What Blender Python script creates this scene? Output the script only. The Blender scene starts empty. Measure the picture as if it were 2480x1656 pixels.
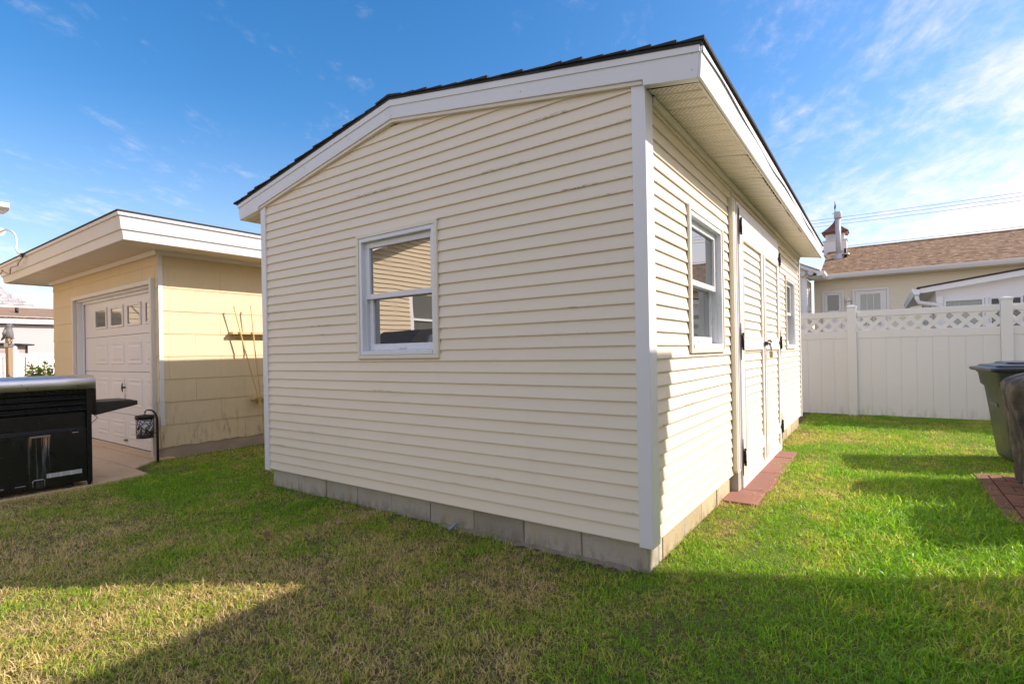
import bpy, math, random
from mathutils import Vector, Matrix
random.seed(7)
R = math.radians
scene = bpy.context.scene
COL = scene.collection

# ------------------------------------------------------------------ camera
cam_data = bpy.data.cameras.new('camera')
cam = bpy.data.objects.new('camera', cam_data)
COL.objects.link(cam)
yaw, pitch, roll = .6133, .0016, -.0184
cy, sy, cp, sp, cr, sr = math.cos(yaw), math.sin(yaw), math.cos(pitch), math.sin(pitch), math.cos(roll), math.sin(roll)
fw = Vector((-sy*cp, cy*cp, sp)); rt = Vector((cy, sy, 0)); up = rt.cross(fw)
r2 = rt*cr + up*sr; u2 = up*cr - rt*sr
M = Matrix((r2, u2, -fw)).transposed().to_4x4()
M.translation = Vector((1.0122, -2.6952, 1.2112))
cam.matrix_world = M
cam_data.sensor_width = 36
cam_data.lens = 1268.9/2480*36
cam_data.shift_y = 23.3/2480
cam_data.clip_start = .05
cam_data.clip_end = 3000
scene.camera = cam

# ------------------------------------------------------------------ light
SUN = Vector((1, .70, .80)).normalized()
sun_data = bpy.data.lights.new('sun', 'SUN')
sun_data.energy = 2.7
sun_data.angle = R(.55)
sun_data.color = (1, .975, .935)
sun = bpy.data.objects.new('sun', sun_data)
COL.objects.link(sun)
sun.rotation_euler = SUN.to_track_quat('Z', 'Y').to_euler()
sun.location = (20, 14, 20)
SKY_STRENGTH = .135
scene.view_settings.view_transform = 'Standard'
scene.view_settings.look = 'None'
scene.view_settings.gamma = 1
scene.view_settings.exposure = 1.3
scene.view_settings.use_curve_mapping = False
scene.view_settings.use_white_balance = True
scene.view_settings.white_balance_temperature = 7300
scene.view_settings.white_balance_tint = 20

# ------------------------------------------------------------------ node helpers
class NT:
    def __init__(s, tree):
        s.t = tree; s.n = tree.nodes; s.l = tree.links
    def new(s, typ, **kw):
        n = s.n.new(typ)
        for k, v in kw.items(): setattr(n, k, v)
        return n
    def put(s, sock, v):
        if hasattr(v, 'is_output') or isinstance(v, bpy.types.NodeSocket): s.l.new(v, sock)
        elif isinstance(v, (tuple, list)) and sock.type == 'RGBA' and len(v) == 3: sock.default_value = (*v, 1)
        else: sock.default_value = v
    def math(s, op, a, b=0.0, clamp=False):
        n = s.new('ShaderNodeMath', operation=op, use_clamp=clamp)
        s.put(n.inputs[0], a); s.put(n.inputs[1], b)
        return n.outputs[0]
    def vmul(s, a, b):
        n = s.new('ShaderNodeVectorMath', operation='MULTIPLY')
        s.put(n.inputs[0], a); s.put(n.inputs[1], b)
        return n.outputs[0]
    def mix(s, f, a, b, blend='MIX'):
        n = s.new('ShaderNodeMix', data_type='RGBA', blend_type=blend)
        s.put(n.inputs[0], f); s.put(n.inputs[6], a); s.put(n.inputs[7], b)
        return n.outputs[2]
    def noise(s, vec, scale=5, detail=4, rough=.55, dist=0.0):
        n = s.new('ShaderNodeTexNoise')
        s.put(n.inputs['Vector'], vec); s.put(n.inputs['Scale'], scale)
        n.inputs['Detail'].default_value = detail; n.inputs['Roughness'].default_value = rough
        n.inputs['Distortion'].default_value = dist
        return n.outputs['Fac']
    def smooth(s, v, a, b, lo=0.0, hi=1.0):
        n = s.new('ShaderNodeMapRange', interpolation_type='SMOOTHSTEP')
        s.put(n.inputs[0], v)
        for i, x in zip((1, 2, 3, 4), (a, b, lo, hi)): n.inputs[i].default_value = x
        return n.outputs[0]
    def pos(s): return s.new('ShaderNodeNewGeometry').outputs['Position']
    def obj(s): return s.new('ShaderNodeTexCoord').outputs['Object']
    def rnd(s): return s.new('ShaderNodeObjectInfo').outputs['Random']
    def xyz(s, v):
        n = s.new('ShaderNodeSeparateXYZ'); s.put(n.inputs[0], v); return n.outputs
    def bump(s, h, strength=.3, dist=.01):
        n = s.new('ShaderNodeBump'); s.put(n.inputs['Height'], h)
        n.inputs['Strength'].default_value = strength; n.inputs['Distance'].default_value = dist
        return n.outputs[0]
    def ramp(s, f, stops):
        n = s.new('ShaderNodeValToRGB'); s.put(n.inputs[0], f)
        e = n.color_ramp.elements
        while len(e) < len(stops): e.new(.5)
        for x, (p, c) in zip(e, stops): x.position = p; x.color = (*c, 1)
        return n.outputs[0]

def new_mat(name):
    m = bpy.data.materials.new(name); m.use_nodes = True
    nt = NT(m.node_tree); b = m.node_tree.nodes['Principled BSDF']
    return m, nt, b

def sc(c, k): return tuple(min(1, x*k) for x in c)

def plain(name, col, rough=.5, var=.08, vscale=3.0, bump=0.0, bscale=60, metallic=0.0, rndv=.06, stretch=(1, 1, 1), spec=.5, dirt=None):
    """a plain material with soft colour variation, per-object variation and fine relief"""
    m, nt, b = new_mat(name)
    p = nt.vmul(nt.pos(), stretch)
    n = nt.noise(p, vscale, 5, .6)
    c = nt.mix(n, sc(col, 1-var), sc(col, 1+var))
    c = nt.mix(nt.rnd(), nt.mix(1, c, (1-rndv,)*3, 'MULTIPLY'), c) if rndv else c
    if dirt:
        dc, lo, hi, ds = dirt
        c = nt.mix(nt.smooth(nt.noise(nt.pos(), ds, 7, .65), lo, hi), c, dc)
    nt.put(b.inputs['Base Color'], c)
    rv = nt.noise(p, vscale*2.3, 3)
    nt.put(b.inputs['Roughness'], nt.math('ADD', nt.math('MULTIPLY', rv, .2), rough-.1))
    b.inputs['Metallic'].default_value = metallic
    b.inputs['Specular IOR Level'].default_value = spec
    if bump: nt.put(b.inputs['Normal'], nt.bump(nt.noise(nt.vmul(nt.pos(), stretch), bscale, 5, .6), bump, .01))
    return m

# ------------------------------------------------------------------ sky
world = bpy.data.worlds.new('World'); scene.world = world; world.use_nodes = True
nt = NT(world.node_tree); nt.n.clear()
out = nt.new('ShaderNodeOutputWorld'); bg = nt.new('ShaderNodeBackground')
nt.l.new(bg.outputs[0], out.inputs[0])
sky = nt.new('ShaderNodeTexSky', sky_type='NISHITA')
sky.sun_disc = False
sky.sun_elevation = math.asin(SUN.z)
sky.sun_rotation = math.atan2(SUN.x, SUN.y)
sky.air_density = 1.0; sky.dust_density = .9; sky.ozone_density = 2.2; sky.altitude = 0
d = nt.new('ShaderNodeTexCoord').outputs['Generated']
dx, dy, dz = nt.xyz(d)
zz = nt.math('ADD', nt.math('MAXIMUM', dz, .0), .16)
a = R(23.5)   # streak direction, measured from +Y towards -X
along = nt.math('DIVIDE', nt.math('ADD', nt.math('MULTIPLY', dx, -math.sin(a)), nt.math('MULTIPLY', dy, math.cos(a))), zz)
across = nt.math('DIVIDE', nt.math('ADD', nt.math('MULTIPLY', dx, math.cos(a)), nt.math('MULTIPLY', dy, math.sin(a))), zz)
cv = nt.new('ShaderNodeCombineXYZ')
nt.put(cv.inputs[0], nt.math('MULTIPLY', along, 1.5)); nt.put(cv.inputs[1], nt.math('MULTIPLY', across, 2.3)); cv.inputs[2].default_value = 3.7
wisps = nt.noise(cv.outputs[0], 1.9, 11, .68, .3)
cv2 = nt.new('ShaderNodeCombineXYZ')
nt.put(cv2.inputs[0], nt.math('MULTIPLY', along, .25)); nt.put(cv2.inputs[1], nt.math('MULTIPLY', across, .45)); cv2.inputs[2].default_value = 1.3
cover = nt.noise(cv2.outputs[0], 1.2, 3, .5, .3)
side = nt.math('ADD', nt.math('MULTIPLY', dx, .86), nt.math('MULTIPLY', dy, -.38))     # axis to the right, tilted behind the camera so added cloud fills the shade
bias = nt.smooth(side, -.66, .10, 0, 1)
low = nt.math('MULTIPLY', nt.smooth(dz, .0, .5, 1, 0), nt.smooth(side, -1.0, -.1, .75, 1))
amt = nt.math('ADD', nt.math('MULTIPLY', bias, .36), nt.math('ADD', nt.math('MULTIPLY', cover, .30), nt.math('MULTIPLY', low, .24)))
fine = nt.noise(cv.outputs[0], 9, 5, .6, .2)
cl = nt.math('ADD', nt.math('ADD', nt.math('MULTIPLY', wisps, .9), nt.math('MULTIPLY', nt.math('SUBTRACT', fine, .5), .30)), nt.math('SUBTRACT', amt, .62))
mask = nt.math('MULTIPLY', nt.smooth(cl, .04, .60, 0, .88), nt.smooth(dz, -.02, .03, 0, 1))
hs = nt.new('ShaderNodeHueSaturation'); hs.inputs['Saturation'].default_value = 1.42; hs.inputs['Value'].default_value = .73
nt.put(hs.inputs['Color'], sky.outputs[0])
CLOUD = (3.75, 3.8, 4.0)
hz = nt.mix(nt.smooth(dz, .0, .42, .34, 0), hs.outputs[0], (2.7, 2.95, 3.5))
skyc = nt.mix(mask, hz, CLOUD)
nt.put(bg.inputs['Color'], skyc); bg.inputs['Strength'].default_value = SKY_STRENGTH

# ------------------------------------------------------------------ mesh helpers
def set_tags(o, label=None, cat=None, group=None, kind=None):
    for k, v in (('label', label), ('category', cat), ('group', group), ('kind', kind)):
        if v: o[k] = v
    return o

def link(o, parent=None, loc=(0, 0, 0), rz=0.0):
    COL.objects.link(o)
    if parent: o.parent = parent
    o.location = loc; o.rotation_euler = (0, 0, rz)
    return o

def empty(name, loc=(0, 0, 0), rz=0.0, parent=None, **tags):
    o = bpy.data.objects.new(name, None); o.empty_display_size = .2
    link(o, parent, loc, rz); set_tags(o, **tags)
    return o

class MB:
    def __init__(s): s.v = []; s.f = []; s.sm = []
    def add(s, vs, fs, smooth=False):
        k = len(s.v); s.v += [tuple(v) for v in vs]
        s.f += [tuple(i+k for i in f) for f in fs]; s.sm += [smooth]*len(fs); return s
    def box(s, a, b):
        (x0, y0, z0), (x1, y1, z1) = a, b
        x0, x1 = min(x0, x1), max(x0, x1); y0, y1 = min(y0, y1), max(y0, y1); z0, z1 = min(z0, z1), max(z0, z1)
        return s.add([(x0,y0,z0),(x1,y0,z0),(x1,y1,z0),(x0,y1,z0),(x0,y0,z1),(x1,y0,z1),(x1,y1,z1),(x0,y1,z1)],
              [(3,2,1,0),(4,5,6,7),(0,1,5,4),(1,2,6,5),(2,3,7,6),(3,0,4,7)])
    def prism(s, poly, axis, a, b):
        """polygon (2D points) extruded along an axis: 0 -> (y,z), 1 -> (x,z), 2 -> (x,y)"""
        def P(p, t): return (t, p[0], p[1]) if axis == 0 else (p[0], t, p[1]) if axis == 1 else (p[0], p[1], t)
        n = len(poly)
        ar = sum(poly[i][0]*poly[(i+1) % n][1]-poly[(i+1) % n][0]*poly[i][1] for i in range(n))
        vs = [P(p, a) for p in poly]+[P(p, b) for p in poly]
        fs = [tuple(range(n))[::-1], tuple(range(n, 2*n))]+[(i, (i+1) % n, (i+1) % n+n, i+n) for i in range(n)]
        if (ar < 0) != (axis == 1) != (b < a): fs = [f[::-1] for f in fs]
        return s.add(vs, fs)
    def loft(s, rings, caps=True, smooth=True, closed=True):
        n = len(rings[0]); vs = [p for r in rings for p in r]; fs = []
        for i in range(len(rings)-1):
            for j in range(n if closed else n-1):
                a = i*n+j; b = i*n+(j+1) % n
                fs.append((a, b, b+n, a+n))
        s.add(vs, fs, smooth)
        if caps:
            k = len(s.v)-len(vs)
            s.f += [tuple(k+i for i in range(n))[::-1], tuple(k+(len(rings)-1)*n+i for i in range(n))]; s.sm += [False, False]
        return s
    def tube(s, path, r, n=8, caps=True):
        path = [Vector(p) for p in path]; rings = []
        rr = r if isinstance(r, (list, tuple)) else [r]*len(path)
        t0 = (path[1]-path[0]).normalized()
        ref = Vector((0, 0, 1)) if abs(t0.z) < .9 else Vector((1, 0, 0))
        u = t0.cross(ref).normalized()
        for i, p in enumerate(path):
            t = (path[min(i+1, len(path)-1)]-path[max(i-1, 0)]).normalized()
            u = (u-t*u.dot(t)).normalized(); w = t.cross(u)
            rings.append([p+(u*math.cos(2*math.pi*k/n)+w*math.sin(2*math.pi*k/n))*rr[i] for k in range(n)])
        return s.loft(rings, caps)
    def cyl(s, c, r, z0, z1, n=16, r1=None):
        r1 = r if r1 is None else r1
        return s.loft([[(c[0]+q*math.cos(2*math.pi*k/n), c[1]+q*math.sin(2*math.pi*k/n), z) for k in range(n)] for q, z in ((r, z0), (r1, z1))])
    def lathe(s, c, prof, n=16):
        return s.loft([[(c[0]+q*math.cos(2*math.pi*k/n), c[1]+q*math.sin(2*math.pi*k/n), z) for k in range(n)] for q, z in prof])
    def mesh(s, name, m):
        me = bpy.data.meshes.new(name); me.from_pydata(s.v, [], s.f); me.update()
        for p, q in zip(me.polygons, s.sm): p.use_smooth = q
        if m: me.materials.append(m)
        return me
    def build(s, name, m, parent=None, loc=(0, 0, 0), rz=0.0, bevel=0.0, fix=True, **tags):
        me = s.mesh(name, m)
        if fix:
            import bmesh
            bm = bmesh.new(); bm.from_mesh(me); bmesh.ops.recalc_face_normals(bm, faces=bm.faces[:]); bm.to_mesh(me); bm.free()
        o = bpy.data.objects.new(name, me); link(o, parent, loc, rz); set_tags(o, **tags)
        if bevel:
            b = o.modifiers.new('bevel', 'BEVEL'); b.width = bevel; b.segments = 2; b.limit_method = 'ANGLE'; b.angle_limit = R(40)
        return o

def box(name, a, b, m, parent=None, bevel=0.0, loc=(0, 0, 0), rz=0.0, **tags):
    return MB().box(a, b).build(name, m, parent, loc, rz, bevel, **tags)

def again(src, name, parent, loc, rz=None):
    """another object on the same mesh"""
    o = src.copy(); o.name = name; COL.objects.link(o); o.parent = parent; o.location = loc
    if rz is not None: o.rotation_euler = (0, 0, rz)
    return o

# ------------------------------------------------------------------ materials
def siding_mat(name, col, mildew=.5):
    m, nt, b = new_mat(name)
    p = nt.pos()
    n = nt.noise(nt.vmul(p, (.7, .7, 5)), 2.2, 5, .6)
    c = nt.mix(n, sc(col, .95), sc(col, 1.04))
    c = nt.mix(nt.math('MULTIPLY', nt.rnd(), .07), c, (.55, .50, .40))
    # mildew that clings along the butt edge of some boards
    oz = nt.xyz(nt.obj())[2]
    edge = nt.smooth(oz, .004, .018, 1, 0)
    pch = nt.smooth(nt.noise(nt.vmul(p, (1, 1, 9)), 1.2, 3, .5), .60, .68)
    spk = nt.smooth(nt.noise(nt.vmul(p, (1, 1, 3)), 26, 4, .6), .42, .60)
    mk = nt.math('MULTIPLY', nt.math('MULTIPLY', edge, pch), nt.math('MULTIPLY', spk, mildew))
    c = nt.mix(mk, c, (.09, .08, .035))
    grime = nt.smooth(nt.noise(nt.vmul(p, (1.2, 1.2, .35)), 3, 6, .65), .55, .8, 0, .16)
    c = nt.mix(grime, c, sc(col, .72))
    nt.put(b.inputs['Base Color'], c)
    b.inputs['Roughness'].default_value = .42
    b.inputs['Specular IOR Level'].default_value = .35
    w = nt.noise(nt.vmul(p, (1.2, 1.2, 2)), 2.4, 2, .5)
    f = nt.noise(nt.vmul(p, (6, 6, 60)), 8, 3, .6)
    nt.put(b.inputs['Normal'], nt.bump(nt.math('ADD', nt.math('MULTIPLY', w, 1.0), nt.math('MULTIPLY', f, .05)), .22, .02))
    return m
CREAM = (.84, .75, .60)
M_SIDING = siding_mat('cream_vinyl_siding', CREAM)
M_CREAMTRIM = plain('cream_vinyl_trim', (.80, .74, .62), .4, .04, 2)
M_WHITE = plain('white_coated_trim', (.78, .79, .80), .38, .05, 1.5, .05, 30, dirt=((.5, .49, .46), .62, .8, 2.5))
M_WHITE_DOOR = plain('white_door_paint', (.80, .79, .77), .4, .05, 2, .05, 40, dirt=((.52, .47, .40), .62, .85, 6))
M_VINYL_WIN = plain('white_window_vinyl', (.76, .79, .82), .3, .03, 4)
M_ROOF_DARK = plain('weathered_dark_shingle', (.045, .043, .042), .9, .35, 25, .8, 220)
M_TRACK = plain('dark_recess', (.03, .03, .03), .8, .1)
M_BRONZE = plain('dark_bronze_metal', (.035, .03, .028), .45, .2, 20, metallic=.6)
M_STEEL = plain('galvanised_steel', (.55, .56, .58), .32, .1, 8, metallic=1.0)
M_BRASS = plain('aged_brass', (.42, .32, .16), .35, .15, 20, metallic=.9)

def glass_mat(name, tint=(.018, .022, .024), ior=3.0, wav=.0012):
    m, nt, b = new_mat(name)
    nt.put(b.inputs['Base Color'], tint)
    nt.put(b.inputs['Roughness'], nt.math('MULTIPLY', nt.smooth(nt.noise(nt.pos(), 5, 5), .5, .8), .06))
    b.inputs['IOR'].default_value = ior
    nt.put(b.inputs['Normal'], nt.bump(nt.noise(nt.pos(), 2.2, 1), wav, 1.0))
    return m
M_GLASS = glass_mat('window_glass', ior=5.0)
M_GLASS_FAR = glass_mat('far_window_glass', (.05, .055, .06), 2.0)
M_CURTAIN_GLASS = plain('curtained_glass', (.36, .40, .37), .12, .25, 9, stretch=(4, 4, .3), spec=.9)

def block_mat(name='concrete_block', stain=(.40, .33, .20), s0=.48, s1=.7, sk=.5):
    m, nt, b = new_mat(name)
    p = nt.pos(); r = nt.rnd()
    c = nt.mix(nt.noise(p, 3, 5, .6), (.31, .275, .215), (.45, .405, .33))
    c = nt.mix(nt.math('MULTIPLY', r, .85), c, (.52, .475, .40))
    sp = nt.smooth(nt.noise(p, 190, 3, .7), .5, .72)
    c = nt.mix(nt.math('MULTIPLY', sp, .55), c, (.52, .50, .47))
    z = nt.xyz(p)[2]
    st = nt.math('MULTIPLY', nt.smooth(nt.noise(nt.vmul(p, (4, 4, .8)), 3, 5), s0, s1), sk)
    c = nt.mix(st, c, stain)
    tone = nt.new('ShaderNodeCombineXYZ'); tv = nt.smooth(nt.math('FRACT', nt.math('MULTIPLY', r, 5.7)), 0, 1, .88, 1.22)
    for i in range(3): nt.put(tone.inputs[i], tv)
    c = nt.mix(1.0, c, tone.outputs[0], 'MULTIPLY')
    splash = nt.math('MULTIPLY', nt.smooth(z, .02, .12, 1, 0), nt.smooth(nt.noise(nt.vmul(p, (8, 8, 3)), 2.5, 6, .7), .42, .62))
    c = nt.mix(nt.math('MULTIPLY', splash, .38), c, (.115, .095, .055))
    pores = nt.smooth(nt.noise(p, 75, 4, .75), .60, .72)
    c = nt.mix(nt.math('MULTIPLY', pores, .6), c, (.10, .09, .075))
    nt.put(b.inputs['Base Color'], c); b.inputs['Roughness'].default_value = .95
    b.inputs['Specular IOR Level'].default_value = .2
    h = nt.math('ADD', nt.noise(p, 150, 6, .7), nt.math('MULTIPLY', nt.noise(p, 25, 3), .5))
    nt.put(b.inputs['Normal'], nt.bump(h, .75, .008))
    return m
M_BLOCK = block_mat()
M_BLOCK_STAINED = block_mat('tan_stained_block', (.56, .45, .27), .22, .55, .85)
M_FOOTING = plain('footing_concrete', (.33, .275, .205), .95, .3, 9, .8, 90)

# ------------------------------------------------------------------ ground
def ground_mat():
    m, nt, b = new_mat('soil_and_thatch')
    p = nt.pos()
    c = nt.mix(nt.noise(p, 1.3, 5, .6), (.085, .078, .034), (.20, .155, .075))
    c = nt.mix(nt.smooth(nt.noise(p, 60, 5, .7), .45, .7), c, (.36, .28, .15))
    nt.put(b.inputs['Base Color'], c); b.inputs['Roughness'].default_value = 1
    b.inputs['Specular IOR Level'].default_value = .1
    nt.put(b.inputs['Normal'], nt.bump(nt.noise(p, 70, 6, .7), 1, .02))
    return m
M_SOIL = ground_mat()
MB().add([(-600, -600, 0), (600, -600, 0), (600, 900, 0), (-600, 900, 0)], [(0, 1, 2, 3)]).build('ground', M_SOIL, kind='structure')

# driveway: concrete slabs that run up to the garage door
def concrete_mat(name, c0, c1):
    m, nt, b = new_mat(name)
    p = nt.pos()
    c = nt.mix(nt.noise(p, 1.6, 6, .65), c0, c1)
    c = nt.mix(nt.smooth(nt.noise(p, 5, 6, .7), .52, .72, 0, .45), c, sc(c0, .55))
    c = nt.mix(nt.smooth(nt.noise(p, 170, 3), .55, .75, 0, .35), c, sc(c1, 1.25))
    c = nt.mix(nt.math('MULTIPLY', nt.rnd(), .12), c, c0)
    nt.put(b.inputs['Base Color'], c); b.inputs['Roughness'].default_value = .92
    b.inputs['Specular IOR Level'].default_value = .25
    nt.put(b.inputs['Normal'], nt.bump(nt.noise(p, 110, 6, .7), .5, .006))
    return m
M_DRIVE = concrete_mat('driveway_concrete', (.60, .42, .26), (.76, .56, .37))
drive = empty('driveway', (0, 0, 0), kind='structure')
def slab(poly, top=.02):
    return MB().prism(poly, 2, -.06, top).build('slab', M_DRIVE, drive, bevel=.006)
slab([(-10.6, -.062), (-6.03, -.062), (-6.0, .14), (-10.6, .14)], .026)
slab([(-10.6, -.385), (-7.46, -.385), (-7.46, -.072), (-10.6, -.072)])
slab([(-7.45, -.385), (-5.72, -.385), (-6.02, -.072), (-7.45, -.072)])
slab([(-7.05, -2.9), (-5.16, -2.9), (-5.17, -.93), (-5.27, -.42), (-5.60, -.395), (-7.05, -.395)])
slab([(-10.6, -2.9), (-7.06, -2.9), (-7.06, -.395), (-10.6, -.395)])
slab([(-10.6, -7), (-5.16, -7), (-5.16, -2.91), (-10.6, -2.91)])

# ------------------------------------------------------------------ boards for lap siding
BOARD = {}
def board_mesh(L, h, mat, out=.0155):
    key = (round(L, 3), round(h, 4), mat.name, out)
    if key not in BOARD:
        prof = [(0, .0), (out, .0), (out+.0008, .005), (.003, h+.002), (0, h+.002)]
        mb = MB()
        mb.loft([[(x, -o, z) for o, z in prof] for x in (0, L)], smooth=False)
        BOARD[key] = mb.mesh('siding_board', mat)
        import bmesh
        bm = bmesh.new(); bm.from_mesh(BOARD[key]); bmesh.ops.recalc_face_normals(bm, faces=bm.faces[:]); bm.to_mesh(BOARD[key]); bm.free()
    return BOARD[key]

def board(parent, mat, u0, u1, v, h, out=.0155, org=(0, 0), rz=0.0):
    o = bpy.data.objects.new('siding_board', board_mesh(u1-u0, h, mat, out))
    c, s = math.cos(rz), math.sin(rz)
    jit = random.uniform(-.0008, .0008)
    link(o, parent, (org[0]+u0*c+jit*s, org[1]+u0*s+jit*c, v), rz)
    return o

def windowed(name, parent, loc, rz, w, h, trim_mat, glass=None, trim=.028, fr=.03, sash=.045, d1=.045, d2=.075, mid=.5, label=None):
    """double-hung window; local x along the wall, -y outwards, z up, origin at the lower outer trim corner"""
    g = glass or M_GLASS
    mb = MB()
    mb.prism([(0, 0), (w, 0), (w-trim, trim), (trim, trim)], 1, -.020, .0)
    mb.prism([(0, h), (w, h), (w-trim, h-trim), (trim, h-trim)], 1, -.020, .0)
    mb.prism([(0, 0), (trim, trim), (trim, h-trim), (0, h)], 1, -.021, .0)
    mb.prism([(w, 0), (w-trim, trim), (w-trim, h-trim), (w, h)], 1, -.021, .0)
    win = mb.build(name, trim_mat, parent, loc, rz, bevel=.002)
    if label: win['label'] = label
    a, b2, c, e = trim+.001, w-trim-.001, trim+.001, h-trim-.001
    mb = MB()
    mb.box((a, -.014, c), (a+fr, .10, e)).box((b2-fr, -.014, c), (b2, .10, e))
    mb.box((a+fr, -.014, e-fr), (b2-fr, .10, e)).prism([(-.022, c), (.10, c), (.10, c+fr+.012), (-.022, c+fr)], 0, a+fr, b2-fr)
    mb.box((a+fr, .022, c+fr), (a+fr+.008, .03, e-fr)).box((b2-fr-.008, .022, c+fr), (b2-fr, .03, e-fr))
    mb.build('frame', M_VINYL_WIN, win, bevel=.0025)
    x0, x1, z0, z1 = a+fr+.001, b2-fr-.001, c+fr+.008, e-fr-.001
    zm = z0+(z1-z0)*mid
    for (s0, s1, dep, lo) in ((zm-.022, z1, d1, False), (z0, zm+.016, d2, True)):
        mb = MB(); t = sash
        mb.box((x0, dep-.018, s0), (x0+t, dep+.012, s1)).box((x1-t, dep-.018, s0), (x1, dep+.012, s1))
        mb.box((x0+t, dep-.018, s0), (x1-t, dep+.012, s0+t*(1.05 if lo else .85))).box((x0+t, dep-.018, s1-t*(.8 if lo else 1)), (x1-t, dep+.012, s1))
        if lo: mb.box((x0+(x1-x0)*.45, dep-.03, s0+.01), (x0+(x1-x0)*.55, dep-.018, s0+.02))
        mb.build('sash', M_VINYL_WIN, win, bevel=.003)
        MB().add([(x0+t-.004, dep, s0+.02), (x1-t+.004, dep, s0+.02), (x1-t+.004, dep, s1-.02), (x0+t-.004, dep, s1-.02)], [(0, 1, 2, 3)]).build('pane', g, win)
    box('jamb_back', (a+fr, .095, c+fr), (b2-fr, .10, e-fr), M_TRACK, win)
    return win

# ------------------------------------------------------------------ the cream shed
shed = empty('shed', (0, 0, 0), label='cream vinyl sided shed with low gable roof and white corner trim on grey concrete blocks', cat='shed')
ZB, CH = .17, .0762
XL, YF = -3.733, 6.42
PK = -1.92
def rake_bottom(x): return 2.945-.168*abs(x-PK)
# body behind the siding
MB().prism([(XL+.11, .2), (-.11, .2), (-.11, 2.58), (PK, 2.90), (XL+.11, 2.58)], 1, .125, YF-.02).build('wall', M_TRACK, shed)
box('wall', (XL+.01, .11, .2), (XL+.10, YF, 2.6), M_SIDING, shed)
box('wall', (XL+.10, YF-.018, .2), (-.005, YF, 2.6), M_SIDING, shed)
# front boards
WX0, WX1, WZ0, WZ1 = -2.363, -1.497, 1.182, 2.150
def front_board(u0, u1, v, h):
    # whole boards share a mesh; gable boards are cut along the rake
    if v+h < rake_bottom(u0) and v+h < rake_bottom(u1):
        return board(shed, M_SIDING, u0, u1, v, h, org=(0, .012))
    prof = [(0, 0), (.0155, 0), (.016, .005), (.003, h+.002), (0, h+.002)]
    lim = lambda z: (2.965-(v+z))/.168
    ringL, ringR = [], []
    for o, z in prof:
        k = max(lim(z), .01)
        ringL.append((max(u0, PK-k), -o, z)); ringR.append((min(u1, PK+k), -o, z))
    MB().loft([ringL, ringR], smooth=False).build('siding_board', M_SIDING, shed, (0, .012, v))
for k in range(0, 36):
    v = ZB+k*CH
    if v > 2.93: break
    if v+CH > WZ0+.01 and v < WZ1-.01:
        # notch the board that is only partly covered by the window
        front_board(XL+.05, WX0+.006, v, CH); front_board(WX1-.006, -.05, v, CH)
        if v < WZ0-.004: board(shed, M_SIDING, WX0+.006, WX1-.006, v, WZ0-v+.002, org=(0, .012))
        if v+CH > WZ1+.004: board(shed, M_SIDING, WX0+.006, WX1-.006, WZ1-.002, v+CH-WZ1, org=(0, .0105))
    else: front_board(XL+.05, -.05, v, CH)
# side boards (wall faces +X); local x runs along +Y
S1, S2 = (.735, 1.625), (4.955, 5.80)
DY0, DY1 = 1.985, 4.20
HF = math.pi/2
def side_board(a, b, v, h): board(shed, M_SIDING, a, b, v, h, org=(-.012, 0), rz=HF)
for k in range(0, 32):
    v = ZB+k*CH; h = min(CH, 2.60-v)
    if h < .01: break
    spans = [(.05, DY0), (DY1, YF-.04)]
    for (w0, w1) in (S1, S2):
        if v+h > 1.185+.01 and v < 2.152-.01:
            spans = [q for (a, b) in spans for q in ([(a, w0+.006), (w1-.006, b)] if a < w0 < b else [(a, b)])]
    for a, b in spans: side_board(a, b, v, h)
    for (w0, w1) in (S1, S2):
        if v < 1.185-.004 < v+h-.01+.004 and v+h > 1.195: side_board(w0+.006, w1-.006, v, 1.187-v)
        if v < 2.142 and v+h > 2.156: side_board(w0+.006, w1-.006, 2.150, v+h-2.150)
board(shed, M_SIDING, DY0, DY1, 2.44, .07, org=(-.012, 0), rz=HF); board(shed, M_SIDING, DY0, DY1, 2.51, .09, org=(-.012, 0), rz=HF)
windowed('window', shed, (WX0, .002, WZ0), 0, WX1-WX0, WZ1-WZ0, M_CREAMTRIM, label='double hung window in the shaded gable wall')
windowed('window', shed, (-.002, S1[0], 1.185), HF, S1[1]-S1[0], .967, M_CREAMTRIM, label='double hung window beside the shed corner')
windowed('window', shed, (-.002, S2[0], 1.19), HF, S2[1]-S2[0], .967, M_CREAMTRIM, label='double hung window beyond the shed doors')
# corner posts
MB().prism([(.014, -.014), (-.0635, -.014), (-.0635, .02), (-.02, .02), (-.02, .098), (.014, .098)], 2, .155, 2.645).build('corner_post', M_WHITE, shed, bevel=.003)
MB().prism([(XL-.008, -.014), (XL+.068, -.014), (XL+.068, .02), (XL+.03, .02), (XL+.03, .09), (XL-.008, .09)], 2, .155, 2.61).build('corner_post', M_WHITE, shed, bevel=.003)
MB().prism([(.014, YF+.012), (-.06, YF+.012), (-.06, YF-.02), (-.02, YF-.02), (-.02, YF-.045), (.014, YF-.045)], 2, .155, 2.60).build('corner_post', M_WHITE, shed, bevel=.003)
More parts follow.
